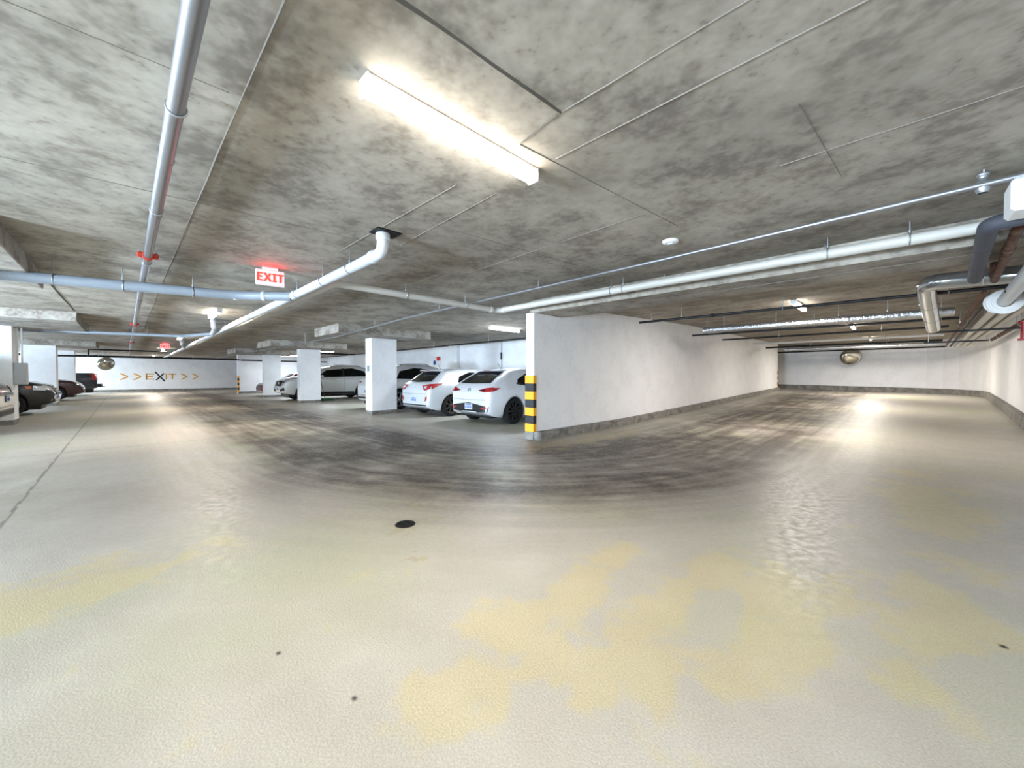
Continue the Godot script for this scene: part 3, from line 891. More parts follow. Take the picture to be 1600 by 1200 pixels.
		lathe(st, [Vector2(0.13, 0.0), Vector2(0.175, 0.0), Vector2(0.175, 0.02), Vector2(0.14, 0.02), Vector2(0.14, 0.03), Vector2(0.13, 0.03)], Transform3D(b, Vector3(0.22, 0.02, -0.02)), 28, false)
		obj("back_ring", st, M.plastic_white, t)
		st = new_st()
		tube(st, [Vector3(0.4, 0, 0.01), Vector3(-4.4, 0.0, -0.22)], 0.078, 20)
		obj("spigot", st, M.pvc_white, t)
		if v[0].z < 1.3:
			st = new_st()
			box(st, Vector3(-1.3, -0.03, -0.147), Vector3(-1.2, 0.02, -0.138), 0.002)
			obj("printed_mark", st, M.iron, t)
	# red valve on the ramp wall
	t = thing("valve", "red valve on the white ramp wall", "valve", Vector3(10.2, 1.95, 1.4))
	var st := new_st()
	tube(st, [Vector3(0, 0.16, 0), Vector3(0, -0.12, 0)], 0.035, 12)
	obj("body", st, M.valve_red, t)
	for yy in [0.16, -0.12]:
		st = new_st()
		tube(st, [Vector3(0, yy - 0.015, 0), Vector3(0, yy + 0.015, 0)], 0.065, 14)
		obj("flange", st, M.valve_red, t)
	st = new_st()
	tube(st, [Vector3(0, 0.02, 0), Vector3(0, 0.02, 0.47)], 0.03, 10)
	obj("stub", st, M.valve_red, t)
	# white box hung at the edge
	t = thing("wall_box", "white plastic box above the grey insulated pipe", "box", Vector3(4.34, 2.44, 0.56))
	st = new_st()
	box(st, Vector3(-0.14, -0.09, -0.05), Vector3(0.14, 0.13, 0.2), 0.02)
	obj("casing", st, M.plastic_white, t)
	st = new_st()
	tube(st, [Vector3(0, 0.12, 0.08), Vector3(0, 0.29, 0.08)], 0.012, 8)
	obj("stem", st, M.zinc, t)

# ------------------------------------------------------------------ small fittings
func guard(at: Vector3, size: Vector3, label: String, n := 7):
	var t := thing("corner_guard", label, "corner guard", at, "striped corner guards")
	var h := size.y / n
	for i in n:
		var st := new_st()
		var y0 := i * h
		var y1 := (i + 1) * h
		box(st, Vector3(0, y0, 0), Vector3(0.024, y1, size.z), 0.004)
		box(st, Vector3(0.02, y0, size.z - 0.012), Vector3(size.x, y1, size.z), 0.003)
		box(st, Vector3(0.02, y0, 0), Vector3(size.x, y1, 0.012), 0.003)
		obj("stripe", st, M.guard_yellow if i % 2 == 0 else M.guard_black, t)

func exit_sign(at: Vector3, turn: float, label: String):
	var t := thing("exit_sign", label, "exit sign", at, "red exit signs")
	t.rotation.y = turn
	var st := new_st()
	box(st, Vector3(-0.09, -0.03, -0.04), Vector3(0.09, 0.0, 0.04), 0.006)
	obj("canopy", st, M.sign_white, t)
	st = new_st()
	box(st, Vector3(-0.17, -0.24, -0.025), Vector3(0.17, -0.03, 0.025), 0.012)
	obj("casing", st, M.sign_white, t)
	var tm := TextMesh.new()
	var f := SystemFont.new()
	f.font_names = PackedStringArray(["Droid Sans"])
	f.font_weight = 700
	tm.font = f
	tm.text = "EXIT"
	tm.font_size = 64
	tm.pixel_size = 0.0024
	tm.depth = 0.008
	var o := MeshInstance3D.new()
	o.name = "lettering"
	o.mesh = tm
	o.material_override = M.exit_red
	o.position = Vector3(-0.008, -0.135, 0.027)
	t.add_child(o, true)
	var l := OmniLight3D.new()
	l.name = "letter_glow"
	l.light_color = Color(1.0, 0.12, 0.1)
	l.light_energy = 0.05
	l.light_size = 0.08
	l.omni_range = 20.0
	l.omni_attenuation = 2.0
	l.shadow_enabled = true
	l.position = Vector3(0.0, -0.12, 0.09)
	t.add_child(l)

func convex_mirror(at: Vector3, r: float, face: Vector3, label: String, bracket: Array):
	var t := thing("convex_mirror", label, "mirror", at, "convex mirrors")
	var yax := face.normalized()
	var xax := yax.cross(Vector3.UP).normalized()
	var b := Basis(xax, yax, xax.cross(yax))
	var st := new_st()
	var prof := []
	for k in 9:
		var a := PI / 2 * k / 8.0
		prof.append(Vector2(r * sin(a), r * 0.42 * cos(a)))
	lathe(st, prof, Transform3D(b, Vector3.ZERO), 32)
	obj("dome", st, M.mirror_glass, t)
	st = new_st()
	lathe(st, [Vector2(0.0, -0.03), Vector2(r * 0.95, -0.03), Vector2(r * 1.03, -0.012), Vector2(r * 1.03, 0.012), Vector2(r * 0.98, 0.014)], Transform3D(b, Vector3.ZERO), 32)
	obj("rim", st, M.mirror_back, t)
	st = new_st()
	tube(st, bracket, 0.02, 8)
	obj("bracket", st, M.zinc, t)

func stroke(parent: Node, called: String, m: Material, segs: Array, w: float):
	# painted strokes on the exit wall; each from (x, y) to (x, y)
	var st := new_st()
	for s in segs:
		var a := Vector2(s[0], s[1])
		var b := Vector2(s[2], s[3])
		var d := (b - a).normalized()
		var n := Vector2(-d.y, d.x) * w / 2
		prism(st, PackedVector2Array([a - n, b - n, b + n, a + n]), Vector3.ZERO, Vector3.RIGHT, Vector3.UP, Vector3(0, 0, 0.006))
	obj(called, st, m, parent)

func build_fittings():
	# striped guards
	guard(Vector3(5.575, 0.155, -5.215), Vector3(0.09, 1.1, 0.225), "yellow and black striped guard on the end of the long divider wall")
	guard(Vector3(5.52, 0.1, -32.5), Vector3(0.1, 1.15, 0.1), "yellow and black striped guard on the wall corner past the red car")
	guard(Vector3(26.76, ramp_h(26.8, -5) + 0.16, -5.06), Vector3(0.07, 1.1, 0.09), "yellow and black striped guard at the far end of the divider wall")
	# exit signs
	exit_sign(Vector3(1.41, 2.7, -6.02), -0.1, "glowing red exit sign beside the grey and white drain pipes")
	exit_sign(Vector3(1.3, 2.7, -23.3), -0.1, "glowing red exit sign past the second pipe bend")
	# painted lettering on the exit wall
	var t := thing("painted_lettering", "orange and charcoal EXIT lettering with chevrons painted on the white wall", "lettering", Vector3(0, 0, -42.998))
	var y0 := 0.93
	var y1 := 1.42
	var ym := (y0 + y1) / 2
	for x in [-0.25, 0.5, 3.38, 4.12]:
		var w := 0.42 if x < 1.0 else 0.36
		stroke(t, "chevron", M.paint_orange, [[x, y1, x + w, ym + 0.01], [x + w, ym - 0.01, x, y0]], 0.085)
	stroke(t, "letter", M.paint_orange, [[1.24, y0, 1.24, y1], [1.2, y1 - 0.04, 1.7, y1 - 0.04], [1.2, ym, 1.62, ym], [1.2, y0 + 0.04, 1.7, y0 + 0.04]], 0.085)
	stroke(t, "letter", M.paint_charcoal, [[1.76, y1 + 0.14, 2.34, y0 - 0.14], [2.3, y1 + 0.02, 1.82, y0 - 0.04]], 0.1)
	stroke(t, "letter", M.paint_orange, [[2.44, y0, 2.44, y1]], 0.085)
	stroke(t, "letter", M.paint_orange, [[2.55, y1 - 0.04, 3.08, y1 - 0.04], [2.82, y0, 2.82, y1]], 0.085)
	# mirrors
	convex_mirror(Vector3(-0.74, 1.93, -32.0), 0.37, Vector3(0.45, -0.25, 1.0), "round convex mirror hung in the aisle before the pickup", [Vector3(0, 0.3, 0.0), Vector3(0.0, 0.77, -0.1)])
	convex_mirror(Vector3(29.3, 2.32, -1.98), 0.47, Vector3(-1.0, -0.28, 0.35), "round convex mirror on the wall at the top of the ramp", [Vector3(0.05, 0.0, 0), Vector3(0.75, 0.1, 0)])
	# detector
	t = thing("smoke_detector", "flat white disc detector on the concrete ceiling", "detector", Vector3(4.17, 2.7, -1.76))
	var st := new_st()
	lathe(st, [Vector2(0.0, -0.03), Vector2(0.05, -0.032), Vector2(0.075, -0.026), Vector2(0.085, -0.012), Vector2(0.085, 0.002)], Transform3D(), 24)
	obj("cover", st, M.plastic_white, t)
	st = new_st()
	lathe(st, [Vector2(0.0, -0.036), Vector2(0.03, -0.036), Vector2(0.034, -0.03)], Transform3D(), 20)
	obj("sensor_cap", st, M.fixture_white, t)
	# floor drain
	t = thing("floor_drain", "small round black iron drain set in the concrete floor", "drain", Vector3(1.65, 0.0, -2.92))
	st = new_st()
	lathe(st, [Vector2(0.068, 0.004), Vector2(0.08, 0.005), Vector2(0.088, -0.004)], Transform3D(), 24)
	obj("rim", st, M.iron, t)
	st = new_st()
	lathe(st, [Vector2(0.0, 0.001), Vector2(0.069, 0.001)], Transform3D(), 24)
	obj("sump", st, M.guard_black, t)
	for k in 5:
		st = new_st()
		var x := -0.048 + k * 0.024
		var hz := sqrt(maxf(0.0, 0.066 * 0.066 - x * x))
		box(st, Vector3(x - 0.005, 0.0, -hz), Vector3(x + 0.005, 0.005, hz), 0.001)
		obj("grate_bar", st, M.iron, t)
	# electrical box on the first stall column
	t = thing("electrical_box", "grey electrical box on the white column beside the grey car", "box", Vector3(-1.995, 1.02, -16.1))
	st = new_st()
	box(st, Vector3(0.0, 0.0, -0.16), Vector3(0.2, 0.56, 0.22), 0.008)
	obj("casing", st, M.box_grey, t)
	st = new_st()
	box(st, Vector3(0.02, 0.02, 0.22), Vector3(0.18, 0.54, 0.228), 0.003)
	obj("door", st, M.box_grey, t)
	for x in [0.05, 0.12]:
		st = new_st()
		tube(st, [Vector3(x, 0.56, 0.0), Vector3(x, 1.47, 0.0)], 0.018, 8)
		obj("conduit", st, M.plastic_white, t)
	# notices
	t = thing("notice_sheet", "small white notice on the column between the hatchbacks and the crossover", "notice", Vector3(5.545, 1.48, -12.0))
	st = new_st()
	box(st, Vector3(-0.006, -0.15, -0.2), Vector3(0.004, 0.15, 0.06), 0.001)
	obj("sheet", st, M.plastic_white, t)
	st = new_st()
	box(st, Vector3(-0.008, -0.09, -0.15), Vector3(-0.005, 0.09, 0.0), 0.001)
	obj("printed_block", st, M.print_grey, t)
	t = thing("wall_notice", "white wall notice with red and blue symbols behind the silver-white hatchback", "notice", Vector3(11.49, 2.05, -17.0))
	st = new_st()
	box(st, Vector3(-0.01, -0.3, -0.36), Vector3(0.015, 0.2, 0.36), 0.002)
	obj("panel", st, M.sign_white, t)
	st = new_st()
	box(st, Vector3(-0.014, -0.02, -0.02), Vector3(-0.009, 0.18, 0.32), 0.001)
	obj("red_field", st, M.print_red, t)
	st = new_st()
	lathe(st, [Vector2(0.0, 0.006), Vector2(0.12, 0.006), Vector2(0.12, 0.0)], Transform3D(Basis(Vector3(0, 0, 1), PI / 2), Vector3(-0.01, -0.12, -0.2)), 18, false)
	obj("blue_disc", st, M.print_blue, t)
	# cable drop on the back wall
	t = thing("cable_drop", "thin cable with a black plug hanging down the wall behind the hatchbacks", "cable", Vector3(11.47, 0, -12.1))
	st = new_st()
	tube(st, [Vector3(0, 2.69, 0), Vector3(0, 1.4, 0)], 0.012, 6)
	obj("cable", st, M.print_grey, t)
	st = new_st()
	box(st, Vector3(-0.05, 1.95, -0.03), Vector3(-0.005, 2.25, 0.03), 0.01)
	obj("plug", st, M.iron, t)
	# green tray and post by the second column
	t = thing("drip_tray", "green plastic tray on the floor beside the white column", "tray", Vector3(7.05, 0.0, -20.5))
	st = new_st()
	box(st, Vector3(-0.45, 0.0, -0.4), Vector3(0.4, 0.03, 0.4), 0.01)
	obj("base", st, M.tray_green, t)
	for e in [[-0.45, -0.4, 0.4, -0.36], [-0.45, 0.36, 0.4, 0.4], [-0.45, -0.36, -0.41, 0.36], [0.36, -0.36, 0.4, 0.36]]:
		st = new_st()
		box(st, Vector3(e[0], 0.025, e[1]), Vector3(e[2], 0.09, e[3]), 0.006)
		obj("side", st, M.tray_green, t)
	t = thing("broom", "broom leaning by the green tray against the white column", "broom", Vector3(6.62, 0.0, -19.75))
	st = new_st()
	tube(st, [Vector3(0.32, 0.12, -0.2), Vector3(0.0, 1.4, 0.0)], 0.012, 8)
	obj("handle", st, M.wood_post, t)
	st = new_st()
	box(st, Vector3(0.15, 0.03, -0.24), Vector3(0.49, 0.13, -0.16), 0.01)
	obj("bristle_head", st, M.tray_green, t)
	for c in [[6.52, -19.95, "brown riser pipe against the column beside the green tray"], [6.56, -26.5, "brown riser pipe against the column beside the red car"]]:
		t = thing("riser_pipe", c[2], "pipe", Vector3(c[0], 0, c[1]), "riser pipes")
		st = new_st()
		tube(st, [Vector3(0, 0, 0), Vector3(0, 2.46, 0)], 0.05, 12)
		obj("tube", st, M.rusty_pipe, t)
		for yy in [0.5, 1.6]: collar(t, Vector3(0, yy, 0), Vector3.UP, 0.056, 0.04, M.zinc, "strap")

# ------------------------------------------------------------------ cars
# local frame: x from the rear bumper (0) to the front (len), y up, z across
class Body:
	var length := 4.4
	var half := 0.9
	var shoulder := 0.92
	var sill := 0.2
	var tumble := 0.42
	var crown := 0.03
	var tops := []
	var axles := [0.8, 3.4]
	var rw := 0.33
	var end_rise := 0.12
	var nose := 0.2
	var tail := 0.12

	func top_raw(x: float) -> float:
		for i in tops.size() - 1:
			if x <= tops[i + 1][0]:
				return remap(x, tops[i][0], tops[i + 1][0], tops[i][1], tops[i + 1][1])
		return tops[-1][1]

	func top(x: float) -> float:
		var w := minf(0.08, minf(x, length - x) * 0.9)
		var s := 0.0
		for k in [-1.0, -0.5, 0.0, 0.5, 1.0]: s += top_raw(clampf(x + k * w, 0, length))
		return s / 5.0

	func low(x: float) -> float:
		var y := sill
		if x < 0.35: y += end_rise * pow(1.0 - x / 0.35, 1.5)
		if x > length - 0.5: y += end_rise * pow((x - length + 0.5) / 0.5, 1.5)
		for a in axles:
			var r: float = rw + 0.055
			if absf(x - a) < r: y = maxf(y, rw + sqrt(r * r - (x - a) * (x - a)) * 0.98)
		return y

	func plan(x: float) -> float:
		var w := half
		if x < 0.7: w -= half * tail * pow(1.0 - x / 0.7, 2.0)
		if x < 0.12: w -= 0.1 * (1.0 - sqrt(maxf(0.0, 1.0 - pow(1.0 - x / 0.12, 2.0))))
		var f := length - x
		if f < 1.0: w -= half * nose * pow(1.0 - f / 1.0, 2.2)
		if f < 0.14: w -= 0.1 * (1.0 - sqrt(maxf(0.0, 1.0 - pow(1.0 - f / 0.14, 2.0))))
		return w

	func hw(x: float, y: float) -> float:
		var w := plan(x)
		if y < shoulder:
			var t := clampf((shoulder - y) / (shoulder - sill), 0.0, 1.0)
			w *= 1.0 - 0.075 * t * t * t + 0.012 * sin(t * PI)
		else:
			w -= 0.012 + (y - shoulder) * tumble
		var tp := top(x)
		var r := 0.1
		var dy := tp - y
		if dy < r: w -= r * 0.9 * (1.0 - sqrt(maxf(0.0, 1.0 - pow(1.0 - maxf(dy, 0.0) / r, 2.0))))
		return maxf(w, 0.02)

	func inside(x: float, y: float, z: float) -> bool:
		var tp := top(x)
		if y < low(x): return false
		if y <= tp: return absf(z) <= hw(x, y)
		var h := hw(x, tp)
		return absf(z) < h and y <= tp + crown * (1.0 - pow(z / h, 2.0))

	func on_end(y: float, z: float, front: bool) -> float:
		var s := 0.0
		var step := 0.02
		while s < 2.2:
			if inside(length - s if front else s, y, z):
				break
			s += step
		var a := maxf(s - step, 0.0)
		var b := s
		for k in 6:
			var m := (a + b) / 2
			if inside(length - m if front else m, y, z): b = m
			else: a = m
		return length - b if front else b

	func build(st: SurfaceTool):
		var xs := []
		for v in [0.0, 0.006, 0.02, 0.04, 0.07, 0.1, 0.14]:
			xs.append(v); xs.append(length - v)
		var x := 0.18
		while x < length - 0.16:
			xs.append(x); x += 0.05
		for a in axles:
			var r: float = rw + 0.055
			for k in range(-8, 9): xs.append(a + r * sin(PI / 2 * k / 8.0))
		xs.sort()
		var rings := []
		for v in xs:
			var ring := []
			var lo := low(v)
			var hi := top(v)
			ring.append(Vector3(v, lo, 0))
			ring.append(Vector3(v, lo, hw(v, lo) * 0.85))
			for k in 15:
				var s := 1.0 - pow(1.0 - k / 14.0, 1.5)
				var y := lerpf(lo, hi, s)
				ring.append(Vector3(v, y, hw(v, y)))
			var h := hw(v, hi)
			ring.append(Vector3(v, hi + crown * 0.6, h * 0.6))
			ring.append(Vector3(v, hi + crown, 0))
			rings.append(ring)
		st.set_smooth_group(0)
		var n: int = rings[0].size()
		for i in rings.size() - 1:
			for k in n - 1:
				for s in [1.0, -1.0]:
					var q := []
					for p in [rings[i][k], rings[i][k + 1], rings[i + 1][k + 1], rings[i + 1][k]]: q.append(Vector3(p.x, p.y, p.z * s))
					if s > 0:
						for j in [0, 1, 2, 0, 2, 3]: st.add_vertex(q[j])
					else:
						for j in [2, 1, 0, 3, 2, 0]: st.add_vertex(q[j])
		st.set_smooth_group(-1)
		for e in [0, rings.size() - 1]:
			for k in n - 1:
				var p: Vector3 = rings[e][k]
				var q: Vector3 = rings[e][k + 1]
				for t in [p, q, Vector3(q.x, q.y, -q.z), p, Vector3(q.x, q.y, -q.z), Vector3(p.x, p.y, -p.z)]: st.add_vertex(t)

	func place(view: String, p: Vector2, off: float) -> Vector3:
		match view:
			"near": return Vector3(p.x, p.y, hw(p.x, p.y) + off)
			"far": return Vector3(p.x, p.y, -hw(p.x, p.y) - off)
			"rear": return Vector3(on_end(p.y, p.x, false) - off, p.y + off * 0.5, p.x)
		return Vector3(on_end(p.y, p.x, true) + off, p.y + off * 0.5, p.x)

	func patch(st: SurfaceTool, view: String, lower: Array, upper: Array, off := 0.008):
		# a panel that hugs the body between two outlines
		var cols := 12
		var rows := 5
		var grid := []
		for i in cols + 1:
			var t := float(i) / cols
			var a := Body.along(lower, t)
			var b := Body.along(upper, t)
			var line := []
			for j in rows + 1: line.append(place(view, a.lerp(b, float(j) / rows), off))
			grid.append(line)
		st.set_smooth_group(0)
		for i in cols:
			for j in rows:
				for p in [grid[i][j], grid[i][j + 1], grid[i + 1][j + 1], grid[i][j], grid[i + 1][j + 1], grid[i + 1][j]]: st.add_vertex(p)

	static func along(pts: Array, t: float) -> Vector2:
		var f := t * (pts.size() - 1)
		var i := mini(int(f), pts.size() - 2)
		var a := Vector2(pts[i][0], pts[i][1])
		var b := Vector2(pts[i + 1][0], pts[i + 1][1])
		return a.lerp(b, f - i)

func wheel(parent: Node, at: Vector3, r: float, out: float, rim: Material, spokes: int):
	var xf := Transform3D(Basis(Vector3(1, 0, 0), PI / 2 * out), at)   # local y points out of the car
	var st := new_st()
	lathe(st, [Vector2(r * 0.66, -0.2), Vector2(r * 0.93, -0.2), Vector2(r, -0.17), Vector2(r, -0.03), Vector2(r * 0.94, 0.0), Vector2(r * 0.72, 0.0), Vector2(r * 0.66, -0.02)], xf, 28)
	var w := obj("wheel", st, M.tyre, parent)
	st = new_st()
	lathe(st, [Vector2(0.0, -0.06), Vector2(r * 0.6, -0.07), Vector2(r * 0.68, -0.01), Vector2(r * 0.7, -0.005), Vector2(r * 0.69, -0.04)], xf, 28)
	obj("rim_well", st, M.iron, w)
	st = new_st()
	for k in spokes:
		var a := TAU * k / spokes
		var b := xf * Transform3D(Basis(Vector3.UP, a), Vector3.ZERO)
		box(st, Vector3(0.02, -0.04, -r * 0.09), Vector3(r * 0.67, -0.012, r * 0.09), 0.008, b)
	lathe(st, [Vector2(0.0, -0.004), Vector2(r * 0.18, -0.006), Vector2(r * 0.2, -0.03)], xf, 14)
	lathe(st, [Vector2(r * 0.62, -0.03), Vector2(r * 0.66, -0.006), Vector2(r * 0.7, -0.004), Vector2(r * 0.71, -0.02)], xf, 28)
	obj("rim", st, rim, w)

func car(called: String, label: String, at: Vector3, turn: float, b: Body, paint: String, rim: String, spokes: int, features: Array, group: String) -> Node3D:
	var t := thing(called, label, "car", at, group)
	t.rotation.y = turn
	var st := new_st()
	b.build(st)
	obj("body", st, M[paint], t)
	st = new_st()
	box(st, Vector3(0.2, 0.17, -b.half + 0.28), Vector3(b.length - 0.3, 0.78, b.half - 0.28), 0.03)
	obj("underbody", st, M.trim_black, t)
	for a in b.axles:
		for s in [-1.0, 1.0]:
			wheel(t, Vector3(a, b.rw, s * (b.half - 0.035)), b.rw, s, M[rim], spokes)
	for f in features:
		# name, views, lower outline, upper outline, material, offset
		for view in f[1]:
			var mirrored: Array = [f]
			if view in ["rear", "front"] and f.size() > 6: mirrored = [f, null]
			for q in mirrored:
				st = new_st()
				var lo: Array = f[2]
				var hi: Array = f[3]
				if q == null:
					lo = lo.map(func(p): return [-p[0], p[1]])
					hi = hi.map(func(p): return [-p[0], p[1]])
				b.patch(st, view, lo, hi, f[5])
				obj(f[0], st, M[f[4]], t)
	return t

func disc_on(t: Node3D, called: String, at: Vector3, r: float, m: Material, axis_x: float):
	var st := new_st()
	var xf := Transform3D(Basis(Vector3(0, 0, 1), -PI / 2 * axis_x), at)
	lathe(st, [Vector2(r * 0.72, 0.0), Vector2(r * 0.74, 0.008), Vector2(r * 0.98, 0.008), Vector2(r, 0.0)], xf, 24, false)
	box(st, Vector3(-r * 0.12, 0.0, -r * 0.75), Vector3(r * 0.12, 0.006, r * 0.75), 0.001, xf)
	return obj(called, st, m, t)

func door_mirror(t: Node3D, b: Body, x: float, y: float, m: Material):
	for s in [-1.0, 1.0]:
		var st := new_st()
		var z: float = s * (b.hw(x, y) + 0.1)
		box(st, Vector3(x - 0.07, y - 0.06, z - 0.1), Vector3(x + 0.1, y + 0.08, z + 0.1), 0.035)
		obj("door_mirror", st, m, t)

func plate(t: Node3D, b: Body, y: float, front: bool):
	var x := b.on_end(y, 0.0, front)
	var s := 1.0 if front else -1.0
	var st := new_st()
	box(st, Vector3(x + s * 0.012 - 0.006, y - 0.076, -0.152), Vector3(x + s * 0.012 + 0.006, y + 0.076, 0.152), 0.004)
	var p := obj("licence_plate", st, M.plate_white, t)
	st = new_st()
	box(st, Vector3(x + s * 0.02 - 0.002, y + 0.035, -0.12), Vector3(x + s * 0.02 + 0.002, y + 0.06, 0.12), 0.001)
	obj("header_print", st, M.print_blue, p)
	for k in 6:
		st = new_st()
		var z := -0.115 + k * 0.046
		box(st, Vector3(x + s * 0.02 - 0.002, y - 0.05, z - 0.013), Vector3(x + s * 0.02 + 0.002, y + 0.02, z + 0.013), 0.001)
		obj("character", st, M.print_blue, p)

func hatch_body(tops: Array, length: float, half: float, axles: Array, rw: float) -> Body:
	var b := Body.new()
	b.tops = tops
	b.length = length
	b.half = half
	b.axles = axles
	b.rw = rw
	return b

func build_cars():
	# ---- white hatchback next to the divider wall
	var b := hatch_body([[0.0, 0.78], [0.05, 0.94], [0.16, 1.02], [0.42, 1.17], [0.85, 1.385], [1.3, 1.43], [2.0, 1.455], [2.6, 1.38], [3.35, 0.98], [4.1, 0.84], [4.38, 0.7], [4.45, 0.55]], 4.45, 0.9, [0.82, 3.5], 0.335)
	b.shoulder = 0.9
	b.tail = 0.17
	var feats := [
		["rear_window", ["rear"], [[-0.6, 1.06], [0.0, 1.04], [0.6, 1.06]], [[-0.48, 1.36], [0.0, 1.375], [0.48, 1.36]], "car_glass", 0.008],
		["tail_lamp", ["rear"], [[0.36, 0.865], [0.6, 0.83], [0.79, 0.84]], [[0.36, 0.875], [0.6, 0.935], [0.775, 0.955]], "tail_red", 0.012, true],
		["lamp_inset", ["rear"], [[0.4, 0.865], [0.55, 0.85], [0.62, 0.86]], [[0.4, 0.87], [0.55, 0.895], [0.62, 0.895]], "trim_black", 0.018, true],
		["tail_lamp_side", ["near", "far"], [[0.1, 0.85], [0.32, 0.93]], [[0.1, 0.955], [0.32, 0.945]], "tail_red", 0.01],
		["lower_bumper", ["rear"], [[-0.7, 0.33], [0.0, 0.3], [0.7, 0.33]], [[-0.74, 0.47], [0.0, 0.56], [0.74, 0.47]], "trim_black", 0.012],
		["reflector", ["rear"], [[0.5, 0.4], [0.68, 0.42]], [[0.5, 0.44], [0.68, 0.46]], "tail_red", 0.02, true],
		["side_window", ["near", "far"], [[0.95, 1.06], [1.3, 1.0], [2.4, 0.97], [3.05, 0.97]], [[1.0, 1.16], [1.4, 1.32], [2.2, 1.36], [2.62, 1.25]], "car_glass", 0.008],
		["window_trim", ["near", "far"], [[0.9, 1.03], [1.3, 0.975], [2.4, 0.945], [3.15, 0.945]], [[0.92, 1.06], [1.3, 1.0], [2.4, 0.965], [3.05, 0.97]], "trim_black", 0.01],
		["windscreen", ["front"], [[-0.65, 1.0], [0.0, 1.0], [0.65, 1.0]], [[-0.52, 1.33], [0.0, 1.35], [0.52, 1.33]], "car_glass", 0.008],
		["hatch_gap", ["rear"], [[-0.72, 0.64], [0.0, 0.62], [0.72, 0.64]], [[-0.72, 0.648], [0.0, 0.628], [0.72, 0.648]], "trim_black", 0.009],
		["door_gap", ["near", "far"], [[1.5, 0.3], [1.51, 0.3]], [[1.42, 0.96], [1.43, 0.96]], "trim_black", 0.008],
	]
	var t := car("hatchback", "white hatchback with slim red tail lamps and black wheels next to the divider wall", Vector3(6.28, 0, -7.86), 0.0, b, "paint_white", "rim_black", 10, feats, "cars parked nose-in past the divider")
	disc_on(t, "emblem", Vector3(b.on_end(0.87, 0.0, false) - 0.002, 0.87, 0.0), 0.06, M.chrome, -1.0)
	plate(t, b, 0.46, false)
	spoiler(t, b, 0.78, 1.385, 0.5)
	exhaust(t, 0.06, 0.33, 0.5)
	antenna(t, Vector3(1.15, 1.44, 0))
	# ---- silver-white hatchback
	b = hatch_body([[0.0, 0.8], [0.05, 0.96], [0.14, 1.02], [0.3, 1.1], [0.72, 1.4], [1.2, 1.45], [2.0, 1.475], [2.5, 1.4], [3.2, 1.02], [3.95, 0.88], [4.2, 0.72], [4.3, 0.55]], 4.3, 0.89, [0.8, 3.4], 0.32)
	b.shoulder = 0.94
	feats = [
		["rear_window", ["rear"], [[-0.6, 1.07], [0.0, 1.05], [0.6, 1.07]], [[-0.5, 1.37], [0.0, 1.39], [0.5, 1.37]], "car_glass", 0.008],
		["tail_lamp", ["rear"], [[0.42, 0.93], [0.58, 0.8], [0.8, 0.84]], [[0.42, 0.96], [0.6, 0.98], [0.79, 1.0]], "tail_red", 0.012, true],
		["lamp_inset", ["rear"], [[0.54, 0.87], [0.68, 0.86]], [[0.54, 0.92], [0.68, 0.93]], "lamp_clear", 0.018, true],
		["tail_lamp_side", ["near", "far"], [[0.1, 0.85], [0.25, 0.92], [0.46, 1.0]], [[0.1, 1.0], [0.25, 1.01], [0.46, 1.02]], "tail_red", 0.01],
		["lower_bumper", ["rear"], [[-0.66, 0.33], [0.66, 0.33]], [[-0.7, 0.37], [0.7, 0.37]], "trim_black", 0.01],
		["reflector", ["rear"], [[0.6, 0.47], [0.69, 0.5]], [[0.64, 0.6], [0.72, 0.62]], "tail_red", 0.016, true],
		["side_window", ["near", "far"], [[1.05, 1.04], [2.3, 1.0], [2.95, 0.99]], [[1.15, 1.22], [1.6, 1.36], [2.55, 1.27]], "car_glass", 0.008],
		["hatch_gap", ["rear"], [[-0.7, 0.7], [0.0, 0.68], [0.7, 0.7]], [[-0.7, 0.708], [0.0, 0.688], [0.7, 0.708]], "trim_black", 0.009],
		["window_post", ["near", "far"], [[1.72, 1.01], [1.8, 1.01]], [[1.72, 1.36], [1.8, 1.36]], "trim_black", 0.012],
		["windscreen", ["front"], [[-0.65, 1.05], [0.65, 1.05]], [[-0.52, 1.36], [0.52, 1.36]], "car_glass", 0.008],
	]
	t = car("hatchback", "silver-white hatchback with large red tail lamps and plain steel wheels", Vector3(6.32, 0, -10.6), 0.0, b, "paint_silver_white", "rim_steel", 7, feats, "cars parked nose-in past the divider")
	disc_on(t, "emblem", Vector3(b.on_end(0.9, 0.0, false) - 0.002, 0.9, 0.0), 0.055, M.chrome, -1.0)
	plate(t, b, 0.52, false)
	spoiler(t, b, 0.66, 1.41, 0.48)
	antenna(t, Vector3(1.0, 1.45, 0))
	# ---- white crossover behind the first column
	b = hatch_body([[0.0, 0.85], [0.05, 1.02], [0.15, 1.1], [0.3, 1.2], [0.62, 1.55], [1.2, 1.66], [2.1, 1.68], [2.7, 1.58], [3.4, 1.16], [4.2, 1.02], [4.5, 0.85], [4.6, 0.6]], 4.6, 0.94, [0.88, 3.65], 0.37)
	b.shoulder = 1.02
	b.sill = 0.26
